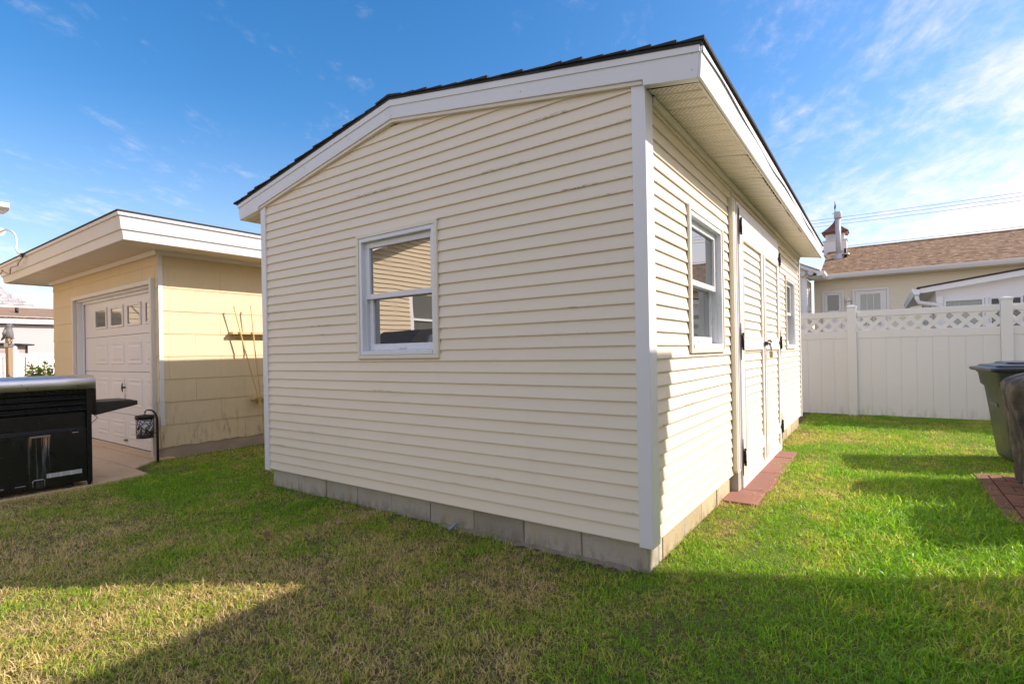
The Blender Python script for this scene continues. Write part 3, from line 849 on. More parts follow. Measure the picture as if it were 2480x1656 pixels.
mb = MB(); mb.prism([(-1.249, .655), (-1.249, .775), (-1.66, .772), (-1.66, .728)], 0, -.50, -.03); mb.build('side_shelf', M_SHELF, gl, bevel=.006)
mb = MB()
for (y0, y1, z0, z1) in ((-.146, -.07, .505, .513), (-.146, -.07, .482, .490), (-.276, -.20, .507, .515), (-.276, -.20, .485, .493), (-.56, -.48, .505, .513),
                         (-.55, -.47, .108, .116), (-.55, -.47, .072, .084), (-.655, -.61, .108, .116), (-.655, -.61, .072, .084)):
    mb.box((.0003, y0, z0), (.0012, y1, z1))
mb.build('vent_slot', M_TRACK, gl)
mb = MB()
for (y0, y1, z) in ((-.146, -.10, .5145), (-.55, -.48, .0855), (-.65, -.62, .0855)): mb.box((.0012, y0, z), (.004, y1, z+.004))
mb.build('slot_lip', M_STAINLESS, gl)
MB().prism([(.0005, .500), (.0005, .517), (.006, .512)], 1, -.445, -.305).build('flue_lip', plain('rusty_flue', (.36, .28, .22), .7, .3, 30), gl)
mb = MB(); mb.tube([(.002, -.43, .06), (.002, -.43, .115), (.002, -.42, .122), (.002, -.36, .122), (.002, -.35, .115), (.002, -.35, .06)], .004, 6)
mb.build('hose_bracket', M_STEEL, gl)
# warning sticker: a strip of fine print
def sticker_mat():
    m, nt, b = new_mat('printed_sticker')
    o = nt.obj(); x, y, z = nt.xyz(o)
    rows = nt.math('LESS_THAN', nt.math('FRACT', nt.math('MULTIPLY', z, 120)), .5)
    wr = nt.math('GREATER_THAN', nt.noise(nt.vmul(o, (1, 260, 0.2)), 1, 2), .46)
    blk = nt.math('GREATER_THAN', nt.math('FRACT', nt.math('ADD', nt.math('MULTIPLY', y, 13), .1)), .16)
    k = nt.math('MULTIPLY', nt.math('MULTIPLY', rows, wr), blk)
    nt.put(b.inputs['Base Color'], nt.mix(nt.math('MULTIPLY', k, .6), (.58, .60, .60), (.08, .09, .1)))
    b.inputs['Roughness'].default_value = .35
    return m
MB().box((.0004, -.335, .125), (.0012, -.077, .165)).build('sticker', sticker_mat(), gl)
for (x, y) in ((-.05, -.16), (-.46, -.16), (-.05, -1.12), (-.46, -1.12)):
    c = MB().box((x-.02, y-.012, .0), (x+.02, y+.012, .05)).build('caster_fork', M_ENAMEL, gl)
    rgs = [[(x+math.cos(a)*r, y+dy, .008+math.sin(a)*r) for a in [2*math.pi*k/14 for k in range(14)]] for dy, r in ((-.028, .022), (-.022, .030), (-.013, .030), (.013, .030), (.022, .030), (.028, .022))]
    for q in range(len(rgs)): rgs[q] = [(px, py, pz+.002) for px, py, pz in rgs[q]]
    MB().loft(rgs).build('caster', M_RUBBER, gl)
MB().tube([(-.1, .048, .66), (-.06, .07, .63), (-.03, .03, .60), (-.02, .01, .585)], .003, 6).build('igniter_wire', M_RUBBER, gl)

# ------------------------------------------------------------------ hook and lantern
hk = empty('shepherd_hook', (-5.94, -.072, .0), label='dark square shepherd hook stuck in the grass by the garage door', cat='garden hook')
path = [(0, 0, -.05), (0, 0, .25), (0, 0, .48)]
for t in range(9):
    a = t/8*R(100); path.append((-.075*(1-math.cos(a))*.82*1.1, -.075*(1-math.cos(a))*.575*1.1, .48+.135*math.sin(a)))
ex, ey, ez = path[-1]
path += [(ex-.02, ey-.014, ez+.004), (ex-.031, ey-.022, ez-.012), (ex-.034, ey-.024, ez-.034)]
MB().tube(path, [.014]*3+[.014-.0008*i for i in range(9)]+[.006, .005, .005], 8).build('post', M_BRONZE, hk)
tip = path[-1]
LX, LY = -5.94+tip[0]-.006, -.072+tip[1]-.004
MB().tube([(0, 0, .345), (-.05, -.035, .345), (-.062, -.05, .345)], .004, 6).build('tie', M_BRONZE, hk)
lan = empty('lantern', (LX, LY, .29), label='black cut out metal lantern hanging from the hook', cat='lantern')
rl = .086
mb = MB(); mb.lathe((0, 0), [(rl+.008, .222), (rl+.012, .226), (rl+.012, .258), (rl+.006, .264), (rl-.03, .270), (.012, .274), (.010, .280)], 28)
mb.build('lantern_cap', M_BRONZE, lan)
mb = MB(); mb.lathe((0, 0), [(.02, .0), (rl+.004, .0), (rl+.004, .006), (rl, .012), (rl, .045), (rl-.002, .046)], 28)
mb.build('lantern_base', M_BRONZE, lan)
# the cut-out shell: an irregular net of bars with thick trunks near the base
rnd = random.Random(5)
na, nz = 15, 7; grid = []
for j in range(nz+1):
    row = []
    for i in range(na):
        a = 2*math.pi*(i+(.5 if j % 2 else 0)+rnd.uniform(-.32, .32))/na
        row.append((a, .045+.18*(j/nz)+(rnd.uniform(-.006, .006) if 0 < j < nz else 0)))
    grid.append(row)
mb = MB()
def bar(p, q, w):
    (a0, z0), (a1, z1) = p, q
    if a1-a0 > math.pi: a1 -= 2*math.pi
    if a0-a1 > math.pi: a0 -= 2*math.pi
    da, dz = (a1-a0)*rl, z1-z0; L = math.hypot(da, dz) or 1; nx, nz_ = -dz/L*w, da/L*w
    c = []
    for (a, z) in ((a0, z0), (a1, z1)):
        for s in (1, -1):
            aa, zz2 = a+s*nx/rl, z+s*nz_
            for rr in (rl-.001, rl+.0015): c.append((rr*math.cos(aa), rr*math.sin(aa), zz2))
    mb.add(c, [(0, 1, 3, 2), (4, 6, 7, 5), (0, 4, 5, 1), (2, 3, 7, 6), (1, 5, 7, 3), (0, 2, 6, 4)])
for j in range(nz):
    for i in range(na):
        w = .0048-.0034*(j/nz)
        up1 = grid[j+1][i if j % 2 == 0 else (i+1) % na]; up0 = grid[j+1][(i-1) % na if j % 2 == 0 else i]
        for q in (up1, up0):
            if rnd.random() < .8: bar(grid[j][i], q, w*rnd.uniform(.7, 1.3))
        if j and rnd.random() < .55: bar(grid[j][i], grid[j][(i+1) % na], w*.8)
mb.build('lantern_shell', M_BRONZE, lan)
MB().lathe((0, 0), [(rl-.004, .044), (rl-.004, .225)], 24).build('diffuser', plain('white_diffuser', (.90, .90, .88), .5, .02), lan)
MB().tube([(0, 0, .278), (0, 0, .295), (.004, .003, .302), (0, 0, .310), (-.004, -.003, .302), (0, 0, .295)], .003, 6).build('hanger', M_BRONZE, lan)

# ------------------------------------------------------------------ white lattice fence at the back
M_FENCE = plain('white_pvc_fence', (.82, .82, .82), .35, .03, 1.2, rndv=.03, dirt=((.62, .60, .54), .64, .85, 3))
_t = NT(M_FENCE.node_tree); _b = M_FENCE.node_tree.nodes['Principled BSDF']; _src = _b.inputs['Base Color'].links[0].from_socket
_p = _t.pos(); _k = _t.math('MULTIPLY', _t.smooth(_t.xyz(_p)[2], .0, .25, .40, 0), _t.smooth(_t.noise(_t.vmul(_p, (5, 5, 1.2)), 3, 6, .65), .46, .66))
_t.put(_b.inputs['Base Color'], _t.mix(_k, _src, (.30, .30, .19)))
fen = empty('lattice_fence', (0, 0, 0), label='white vinyl privacy fence with lattice top behind the lawn', cat='fence')
FY = 8.22; posts = [-3.32, -1.36, .605, 2.59, 4.56]
for x in posts:
    mb = MB(); mb.box((x-.0675, FY-.0675, -.05), (x+.0675, FY+.0675, 1.88))
    mb.loft([[(x-a, FY-a, z), (x+a, FY-a, z), (x+a, FY+a, z), (x-a, FY+a, z)] for a, z in ((.076, 1.881), (.076, 1.905), (.066, 1.914), (.012, 1.928))], smooth=False)
    mb.build('fence_post', M_FENCE, fen, bevel=.004)
pnl = {}
for x0, x1 in zip(posts[:-1], posts[1:]):
    a, b = x0+.068, x1-.068
    for z0, z1, t in ((1.718, 1.818, .045), (1.346, 1.476, .045)):
        box('fence_rail', (a, FY-t*.5, z0), (b, FY+t*.5, z1), M_FENCE, fen, .005)
    npk = 9; w = (b-a)/npk
    for i in range(npk):
        u = a+w*i; mb = MB()
        mb.prism([(u+.0004, FY-.009), (u+.004, FY-.013), (u+w-.004, FY-.013), (u+w-.0004, FY-.009), (u+w-.0005, FY+.012), (u+.0005, FY+.012)], 2, .02, 1.3455)
        mb.build('plank', M_FENCE, fen)
    # lattice: crossed strips, clipped to the opening
    mb = MB(); zl, zh = 1.470, 1.724; H = zh-zl; st = .200; hw = .031*1.414
    for dirn in (1, -1):
        c = a-H-st
        while c < b+H+st:
            lo, hi = [], []
            pts = [(c-hw, zl), (c+hw, zl), (c+hw+dirn*H, zh), (c-hw+dirn*H, zh)]
            def clip(poly, xc, keep_gt):
                o = []
                for i in range(len(poly)):
                    p, q = poly[i], poly[(i+1) % len(poly)]
                    ip, iq = (p[0] >= xc) == keep_gt, (q[0] >= xc) == keep_gt
                    if ip: o.append(p)
                    if ip != iq:
                        t = (xc-p[0])/(q[0]-p[0]); o.append((xc, p[1]+t*(q[1]-p[1])))
                return o
            pts = clip(clip(pts, a, True), b, False)
            if len(pts) >= 3: mb.prism(pts, 1, FY-.007 if dirn > 0 else FY+.0005, FY-.0005 if dirn > 0 else FY+.007)
            c += st
    mb.build('lattice', M_FENCE, fen)

# ------------------------------------------------------------------ house behind the fence
def roof_mat(name, c0, c1, c2, sx=.28, sz=.14, ang=0.0):
    m, nt, b = new_mat(name)
    o = nt.obj()
    br = nt.new('ShaderNodeTexBrick')
    nt.put(br.inputs['Vector'], o); br.offset = .37
    br.inputs['Scale'].default_value = 1; br.inputs['Brick Width'].default_value = sx; br.inputs['Row Height'].default_value = sz
    br.inputs['Mortar Size'].default_value = .006; br.inputs['Bias'].default_value = 0
    nt.put(br.inputs['Color1'], c0); nt.put(br.inputs['Color2'], c1); nt.put(br.inputs['Mortar'], sc(c0, .35))
    c = nt.mix(nt.smooth(nt.noise(nt.vmul(o, (1, 2, 1)), 5, 4, .7), .48, .60), br.outputs[0], c2)
    c = nt.mix(nt.noise(o, 160, 3, .6), sc2(nt, c, .72), sc2(nt, c, 1.25))
    nt.put(b.inputs['Base Color'], c); b.inputs['Roughness'].default_value = .95; b.inputs['Specular IOR Level'].default_value = .15
    # each course rises towards its butt
    y = nt.xyz(o)[1]
    saw = nt.math('SUBTRACT', 1.0, nt.math('FRACT', nt.math('DIVIDE', y, sz)))
    nt.put(b.inputs['Normal'], nt.bump(nt.math('ADD', saw, nt.math('MULTIPLY', br.outputs['Fac'], -.6)), .8, .02))
    return m
def sc2(nt, c, k): return nt.mix(1.0, c, (k, k, k), 'MULTIPLY')
M_BROWNROOF = roof_mat('brown_architectural_shingle', (.25, .150, .080), (.12, .070, .040), (.36, .250, .160), .32, .15)
M_TANROOF = roof_mat('tan_shingle', (.33, .25, .19), (.25, .185, .14), (.38, .22, .13))
M_GREYROOF = roof_mat('grey_shingle', (.36, .36, .37), (.29, .29, .30), (.42, .42, .42))
def slope(name, x0, x1, y0, z0, y1, z1, m, parent, th=.03):
    """a roof plane whose local y runs up the slope (for the shingle courses)"""
    L = math.hypot(y1-y0, z1-z0)
    mb = MB().box((x0, 0, -th), (x1, L, 0))
    o = mb.build(name, m, parent)
    o.location = (0, y0, z0); o.rotation_euler = (math.atan2(z1-z0, y1-y0), 0, 0)
    return o
def laps(name, m, parent, x0, x1, y, z0, z1, ex=.1016, holes=(), rz=0, loc=(0, 0, 0), pr=.016):
    """lap siding of a far wall, one mesh, facing -y"""
    mb = MB(); z = z0
    while z < z1-.01:
        h = min(ex, z1-z)
        sp = [(x0, x1)]
        for (a, b, c, d) in holes:
            if z+h > c+.02 and z < d-.02: sp = [q for (p, r) in sp for q in ([(p, a), (b, r)] if p < a and b < r else [(p, r)])]
        for a, b in sp:
            mb.add([(a, y, z), (b, y, z), (b, y-pr, z), (a, y-pr, z), (a, y-.003, z+h), (b, y-.003, z+h), (a, y, z+h), (b, y, z+h)],
                   [(0, 1, 2, 3), (3, 2, 5, 4), (0, 3, 4, 6), (2, 1, 7, 5)])
        z += h
    return mb.build(name, m, parent, loc, rz, fix=False, kind='stuff')
M_FARSIDING = plain('far_cream_siding', (.80, .74, .60), .5, .04, .5)
M_FARTRIM = plain('far_white_trim', (.80, .80, .80), .45, .04, 1)
M_FARWHITE = plain('far_white_wall', (.80, .80, .78), .6, .05, .6)
bh = empty('back_house', (0, 17, 0), label='cream house with brown shingle roof and cupola behind the lattice fence', cat='house')
box('wall', (-.74, .02, -.05), (9.5, .2, 3.32), M_FARSIDING, bh)
laps('siding', M_FARSIDING, bh, -.74, 9.5, .018, .3, 3.36, holes=((-.519, .087, .8, 3.0), (.304, 1.256, 1.4, 3.0)))
slope('roof', -.55, 10, -.42, 3.47, 3.5, 4.86, M_BROWNROOF, bh)
rb = slope('roof', -10, .55, -.42, 3.47, 3.5, 4.86, M_BROWNROOF, bh); rb.location = (0, 7.42, 3.47); rb.rotation_euler = (rb.rotation_euler.x, 0, math.pi)
MB().prism([(3.36, 4.815), (3.5, 4.865), (3.64, 4.815), (3.64, 4.835), (3.5, 4.885), (3.36, 4.835)], 0, -1.6, 10).build('ridge_cap', M_BROWNROOF, bh)
MB().prism([(-.43, 3.34), (-.43, 3.46), (-.54, 3.475), (-.545, 3.455), (-.53, 3.40), (-.50, 3.34)], 0, -.52, 10).build('gutter', M_FARTRIM, bh, bevel=.006)
mb = MB()
for i in range(36):
    x = -.7+i*.3
    mb.box((x+.002, -.42, 3.330), (x+.298, -.0, 3.338)); mb.box((x+.12, -.415, 3.322), (x+.14, -.02, 3.33))
mb.build('soffit', M_FARSIDING, bh)
# half-glass door and window
def opening(name, x0, x1, z0, z1, gx0, gx1, gz0, gz1, mull, gm):
    mb = MB(); t = .075
    mb.box((x0, -.035, z0), (x0+t, .03, z1)).box((x1-t, -.035, z0), (x1, .03, z1)).box((x0+t, -.035, z1-t), (x1-t, .03, z1))
    w = mb.build(name, M_FARTRIM, bh, bevel=.006)
    mb = MB(); e = .005
    mb.box((x0+t+e, -.018, z0), (gx0, .025, z1-t-e)).box((gx1, -.018, z0), (x1-t-e, .025, z1-t-e)).box((gx0, -.018, gz1), (gx1, .025, z1-t-e)).box((gx0, -.018, z0), (gx1, .025, gz0))
    for i in range(mull): 
        x = gx0+(gx1-gx0)*(i+1)/(mull+1); mb.box((x-.01, -.014, gz0), (x+.01, .0, gz1))
    if mull: mb.box((gx0, -.012, gz0+(gz1-gz0)*.5-.01), (gx1, .0, gz0+(gz1-gz0)*.5+.01))
    mb.build('leaf', M_FARTRIM, w, bevel=.004)
    box('pane', (gx0, .004, gz0), (gx1, .012, gz1), gm, w)
    return w
opening('door', -.519, .087, .9, 3.0, -.372, -.056, 2.36, 2.857, 0, M_GLASS_FAR)
opening('door', .304, 1.256, .9, 3.0, .514, 1.023, 1.85, 2.81, 2, M_CURTAIN_GLASS)
mb = MB(); mb.box((.16, -.10, 2.42), (.25, .0, 2.62)).loft([[(.2+a*math.cos(q), -.07+a*math.sin(q)*.7, z) for q in [k*math.pi/4 for k in range(8)]] for a, z in ((.10, 2.64), (.09, 2.66), (.03, 2.74), (.01, 2.80))])
mb.build('wall_lamp', M_FARTRIM, bh)
# projecting wing on the left
mb = MB(); mb.box((-8, -1.4, -.05), (-.83, -.2, 3.30))
mb.prism([(-8, 3.3), (-.83, 3.3), (-.62, 3.5), (-4.4, 5.3), (-8, 3.6)], 1, -1.4, -1.3); mb.build('wing_wall', M_FARSIDING, bh)
laps('siding', M_FARSIDING, bh, -3.5, -.90, -1.402, .3, 3.4)
laps('siding', M_FARSIDING, bh, -1.40, .0, .0, .3, 3.3, rz=HF, loc=(-.825, 0, 0))
box('wing_corner', (-.93, -1.43, 0), (-.80, -1.36, 3.30), M_FARTRIM, bh)
for (y0, y1, z0, z1) in ((-1.05, -.55, 2.35, 3.05),):
    mb = MB(); t = .07
    mb.box((-.82, y0, z0), (-.78, y0+t, z1)).box((-.82, y1-t, z0), (-.78, y1, z1)).box((-.82, y0+t, z0), (-.78, y1-t, z0+t)).box((-.82, y0+t, z1-t), (-.78, y1-t, z1)).box((-.82, y0+t, (z0+z1)/2-.02), (-.785, y1-t, (z0+z1)/2+.02))
    w = mb.build('window', M_FARTRIM, bh)
    box('pane', (-.82, y0+t, z0+t), (-.80, y1-t, z1-t), M_GLASS_FAR, w)
MB().prism([(-.40, 3.44), (-.56, 3.56), (-4.4, 5.42), (-8, 3.7), (-8, 3.58), (-4.4, 5.28), (-.50, 3.40)], 1, -1.62, -1.45).build('rake_board', M_FARTRIM, bh)
MB().prism([(-.44, 3.50), (-4.4, 5.46), (-4.4, 5.43), (-.44, 3.475)], 1, -1.66, 3.0).build('roof', M_BROWNROOF, bh)
MB().prism([(-.52, 3.335), (-.40, 3.335), (-.33, 3.40), (-.31, 3.47), (-.33, 3.475), (-.42, 3.45), (-.52, 3.45)], 1, -1.64, -.36).build('gutter', M_FARTRIM, bh, bevel=.005)
box('soffit', (-.83, -1.6, 3.326), (-.44, -.42, 3.334), M_FARTRIM, bh)
mb = MB()
for x in (-.98, -.76):
    mb.tube([(x, -1.46, 3.50), (x+.05, -1.56, 3.46), (x+.10, -1.63, 3.43)], [.045, .055, .075], 10)
mb.tube([(-.98, -1.45, 3.5), (-.87, -1.46, 3.42), (-.76, -1.45, 3.5)], .02, 6)
mb.build('floodlight', M_FARTRIM, bh)
# flue pipe, vent, cupola
mb = MB(); c = (-.145, 1.97)
M_FLUE = plain('grey_flue_metal', (.50, .51, .53), .35, .1, 6, spec=.7)
mb.cyl(c, .083, 4.25, 5.74, 18)
mb.lathe(c, [(.12, 5.70), (.122, 5.705), (.122, 5.91), (.116, 5.925), (.02, 5.93)], 18)
mb.build('flue_pipe', M_FLUE, bh)
MB().lathe(c, [(.20, 4.235), (.15, 4.30), (.13, 4.38), (.10, 4.44), (.086, 4.45)], 18).build('flue_boot', M_FLUE, bh)
mb = MB(); c = (.06, 2.0); mb.cyl(c, .045, 4.3, 4.62, 12); mb.build('vent_pipe', M_BRONZE, bh)
MB().lathe(c, [(.16, 4.40), (.10, 4.44), (.05, 4.48)], 12).build('vent_boot', M_STEEL, bh)
cc = (-.315, 3.5); hw = .365
sq = lambda a, z: [(cc[0]-a, cc[1]-a, z), (cc[0]+a, cc[1]-a, z), (cc[0]+a, cc[1]+a, z), (cc[0]-a, cc[1]+a, z)]
cup = MB().loft([sq(hw, 4.6), sq(hw, 5.13), sq(hw+.03, 5.135), sq(hw+.03, 5.165), sq(hw-.06, 5.17), sq(hw-.06, 5.40)], smooth=False).build('cupola', M_FARTRIM, bh, bevel=.006)
mb = MB()
for i in range(7):
    z = 5.20+i*.035
    mb.prism([(cc[1]-hw+.058, z), (cc[1]-hw+.03, z-.004), (cc[1]-hw+.03, z+.006), (cc[1]-hw+.058, z+.032)], 0, cc[0]-.25, cc[0]+.25)
mb.build('louvre', M_FARTRIM, cup)
rgs = []
for t in range(9):
    q = t/8; a = (hw+.05)*(1-q)**1.55+.012; rgs.append(sq(a, 5.47+.53*q))
MB().loft([sq(hw+.02, 5.405), sq(hw+.03, 5.46), sq(hw+.05, 5.468)]+rgs, smooth=False).build('cupola_roof', plain('aged_copper', (.22, .085, .055), .5, .2, 6, metallic=.5), cup)
mb = MB(); mb.tube([(cc[0], cc[1], 5.98), (cc[0], cc[1], 6.65)], .012, 6)
mb.tube([(cc[0]-.1, cc[1], 6.22), (cc[0]+.1, cc[1], 6.22)], .008, 5).tube([(cc[0], cc[1]-.1, 6.22), (cc[0], cc[1]+.1, 6.22)], .008, 5)
mb.prism([(cc[0]-.02, 6.36), (cc[0]+.03, 6.40), (cc[0]+.035, 6.50), (cc[0]+.01, 6.62), (cc[0]-.005, 6.70), (cc[0]-.01, 6.55), (cc[0]-.03, 6.45)], 1, cc[1]-.006, cc[1]+.006)
mb.lathe(cc, [(.01, 6.05), (.03, 6.08), (.01, 6.11)], 8)
mb.build('weather_vane', M_BRONZE, cup)

# ------------------------------------------------------------------ white sunroom just behind the fence
sr_ = empty('sunroom', (1.85, 9.6, 0), label='white sunroom with low pitched roof and gutter just behind the fence', cat='sunroom')
X0 = -.22
def zt(x): return 2.245+.146*(x-X0+.02)
MB().prism([(X0-.02, zt(X0-.02)-.085), (X0-.02, zt(X0-.02)-.005), (5, zt(5)-.005), (5, zt(5)-.125), (X0+.06, zt(X0)-.09)], 1, -.18, -.15).build('rake_board', M_FARTRIM, sr_, bevel=.004)
MB().prism([(X0-.06, zt(X0-.06)), (5, zt(5)), (5, zt(5)+.03), (X0-.06, zt(X0-.06)+.022)], 1, -.21, 4.2).build('roof', M_ROOF_DARK, sr_)
mb = MB(); mb.prism([(X0-.02, zt(X0)-.09), (5, zt(5)-.12), (5, zt(5)-.10), (X0-.02, zt(X0)-.07)], 1, -.15, 4.1); mb.build('soffit', M_FARTRIM, sr_)
mb = MB(); mb.prism([(.0, 2.10), (5, 2.10), (5, zt(5)-.06), (.0, zt(.0)-.06)], 1, -.0, .04).box((.0, -.02, 2.02), (5, .0, 2.10)).box((0, .0, 0), (5, .06, .9))
mb.build('front_wall', M_FARTRIM, sr_)
for x0, x1, m in ((.11, .66, M_CURTAIN_GLASS), (.72, 1.15, M_GLASS_FAR), (1.16, 1.60, M_GLASS_FAR), (1.68, 2.3, M_GLASS_FAR), (2.36, 3.0, M_CURTAIN_GLASS), (3.1, 4.9, M_GLASS_FAR)):
    mb = MB(); t = .03
    mb.box((x0, -.03, .9), (x0+t, .03, 2.02)).box((x1-t, -.03, .9), (x1, .03, 2.02)).box((x0+t, -.03, 1.99), (x1-t, .03, 2.02)).box((x0+t, -.03, .9), (x1-t, .03, .93))
    w = mb.build('window', M_FARTRIM, sr_)
    box('pane', (x0+t, .0, .93), (x1-t, .01, 1.99), m, w)
mb = MB(); mb.box((.0, -.05, 0), (.105, .04, 2.09)).box((.665, -.04, 0), (.715, .04, 2.02)).box((1.61, -.04, 0), (1.67, .04, 2.02)).box((2.305, -.04, 0), (2.355, .04, 2.02)).box((3.01, -.04, 0), (3.09, .04, 2.02))
mb.build('post', M_FARTRIM, sr_, bevel=.005)
mb = MB(); mb.box((.0, .05, 0), (.04, 4, .9)).box((.0, .05, 2.0), (.04, 4, 2.2))
for y in (.9, 1.8, 2.7, 3.6): mb.box((0, y, .9), (.04, y+.06, 2.0))
mb.build('side_wall', M_FARTRIM, sr_)
box('side_pane', (.015, .05, .9), (.025, 4, 2.0), M_GLASS_FAR, sr_)
MB().prism([(X0-.02, 2.125), (X0-.02, 2.225), (X0-.135, 2.235), (X0-.14, 2.21), (X0-.115, 2.16), (X0-.10, 2.125)], 1, -.20, 4.0).build('gutter', M_FARTRIM, sr_, bevel=.004)
MB().tube([(X0-.06, -.14, 2.12), (X0-.06, -.14, 2.06), (X0-.03, -.10, 1.99), (.0, -.06, 1.94), (.06, -.05, 1.91), (.08, -.055, 1.85), (.08, -.055, .2)], .036, 10).build('downspout', M_FARTRIM, sr_)

# ------------------------------------------------------------------ overhead wires
M_WIRE = plain('weathered_wire', (.30, .30, .31), .6, .05)
for zc, off, lab in ((8.42, 0, 'uppermost power line over the brown roof'), (8.30, .3, 'power line just below the uppermost one over the brown roof'), (8.04, 0, 'third power line down over the brown roof'), (6.78, 0, 'lowest power line just above the brown roof')):
    pts = [(-60+120*i/40, 32+off, zc+.0011*((-60+120*i/40)-2)**2-.004*(-60+120*i/40-2)) for i in range(41)]
    set_tags(MB().tube(pts, .011, 5).build('power_line', M_WIRE), lab, 'power line', 'power lines over the brown roof')

# ------------------------------------------------------------------ bin, covered grill, brick patio
M_BIN = plain('dark_green_bin_plastic', (.048, .060, .052), .42, .10, 4, .08, 150, dirt=((.12, .12, .09), .55, .8, 5))
M_BINLID = plain('black_bin_lid', (.022, .024, .028), .30, .1, 4, .05, 150)
bn = empty('trash_bin', (2.30, 4.68, 0), R(-84), label='dark green wheeled trash bin with black lid beside the covered grill', cat='trash bin')
def rr(hx, hy, r, z, n=5, cx=0, cy=0):
    o = []
    for (sx, sy, a0) in ((1, 1, 0), (-1, 1, 90), (-1, -1, 180), (1, -1, 270)):
        for k in range(n+1):
            a = R(a0+90*k/n); o.append((cx+sx*(hx-r)+r*math.cos(a), cy+sy*(hy-r)+r*math.sin(a), z))
    return o
MB().loft([rr(.255, .26, .05, .03), rr(.262, .27, .05, .06), rr(.300, .325, .055, .55), rr(.322, .35, .06, .76), rr(.352, .375, .06, .785), rr(.366, .392, .06, .905), rr(.378, .405, .06, .912), rr(.378, .405, .06, .925)], smooth=True).build('bin_body', M_BIN, bn)
mb = MB()
mb.loft([rr(.40, .43, .05, .927, cy=-.01), rr(.412, .445, .05, .945, cy=-.01), rr(.405, .44, .05, .965, cy=-.01), rr(.36, .39, .06, .972, cy=-.01), rr(.345, .37, .06, .992, cy=-.01), rr(.25, .28, .06, 1.004, cy=-.01), rr(.235, .26, .06, 1.022, cy=-.01), rr(.12, .15, .06, 1.030, cy=-.01)], smooth=False)
mb.build('bin_lid', M_BINLID, bn, bevel=.004)
for s in (-1, 1):
    mb = MB(); x = s*.29
    mb.loft([[(x+dx, .31+math.cos(a)*r, .115+math.sin(a)*r) for a in [2*math.pi*k/20 for k in range(20)]] for dx, r in ((-.03, .07), (-.026, .11), (.026, .11), (.03, .07))])
    mb.build('wheel', M_RUBBER, bn)
mb = MB(); mb.tube([(-.25, .41, .88), (-.25, .47, .90), (.25, .47, .90), (.25, .41, .88)], .014, 8); mb.build('handle', M_BINLID, bn)
mb = MB(); mb.prism([(-.12, .56), (.12, .56), (.10, .60), (-.10, .60)], 1, -.34, -.325); mb.build('catch_bar', M_BIN, bn, bevel=.006)

import mathutils.noise as mn
def lerp3(a, b, t): return a+(b-a)*t
M_COVER = plain('grey_brown_cover_fabric', (.046, .042, .038), .66, .14, 3, .9, 11, rndv=0, dirt=((.11, .10, .088), .5, .75, 4))
cvr = empty('covered_grill', (2.53, 3.40, 0), 0, label='grill under a draped grey brown cover at the brick patio', cat='covered grill')
rings = []
prof = [(.015, .515, .30), (.10, .52, .30), (.22, .535, .305), (.36, .55, .31), (.50, .575, .315), (.62, .605, .32), (.72, .635, .325), (.80, .652, .33), (.86, .655, .33), (.895, .635, .315), (.925, .585, .29), (.955, .50, .26), (.985, .40, .22), (1.01, .31, .18), (1.025, .20, .12)]
prof = [tuple(lerp3(prof[i][q], prof[i+1][q], t/4) for q in range(3)) for i in range(len(prof)-1) for t in range(4)]+[prof[-1]]
for z, hx, hy in prof:
    n = 220; row = []
    for k in range(n):
        a = 2*math.pi*k/n; ca, sa = math.cos(a), math.sin(a)
        rho = (abs(ca)**6+abs(sa)**6)**(-1/6)
        dn = max(0, (.93-z)/.60)
        fold = dn**.7*(.034*math.sin(a*9+1.2*math.sin(z*4))+.026*abs(math.sin(a*10+2+z*1.5))+.012*math.sin(a*31-z*3))+.004*math.sin(a*23+z*40)
        w1 = 1-abs(mn.noise((ca*3.1, sa*3.1, z*2.2+5)))*2; w2 = 1-abs(mn.noise((ca*7+3, sa*7, z*4.5)))*2
        fold += .030*max(0, w1-.45)+.020*max(0, w2-.4)-.012
        row.append(((hx+fold)*rho*ca, (hy+fold)*rho*sa, z+.012*math.sin(a*7)*(1 if z > .5 else 0)))
    rings.append(row)
MB().loft(rings, smooth=True).build('cover', M_COVER, cvr)
mb = MB(); mb.tube([(-.56, -.12, .16), (-.585, -.10, .17), (-.59, -.06, .165), (-.57, -.04, .16)], .006, 6); mb.build('strap', M_RUBBER, cvr)

cch = empty('shadow_lump', (2.30, 2.42, 0), 0, label='unseen covered lump added to cast a shadow on the lawn', cat='shadow caster')  # unseen draped lump, added only for the shadow it throws on the lawn
rings = []
for z, hx, hy, ox in ((.02, .30, .30, 0), (.4, .31, .31, 0), (.66, .33, .32, 0), (.70, .32, .31, 0), (.74, .18, .30, .14), (1.0, .12, .28, .20), (1.05, .08, .24, .21)):
    rings.append([(ox+(hx+.015*math.sin(9*a))*math.copysign(abs(math.cos(a))**.5, math.cos(a)), (hy+.015*math.sin(7*a))*math.copysign(abs(math.sin(a))**.5, math.sin(a)), z) for a in [2*math.pi*k/48 for k in range(48)]])
MB().loft(rings, smooth=True).build('cover', M_COVER, cch)

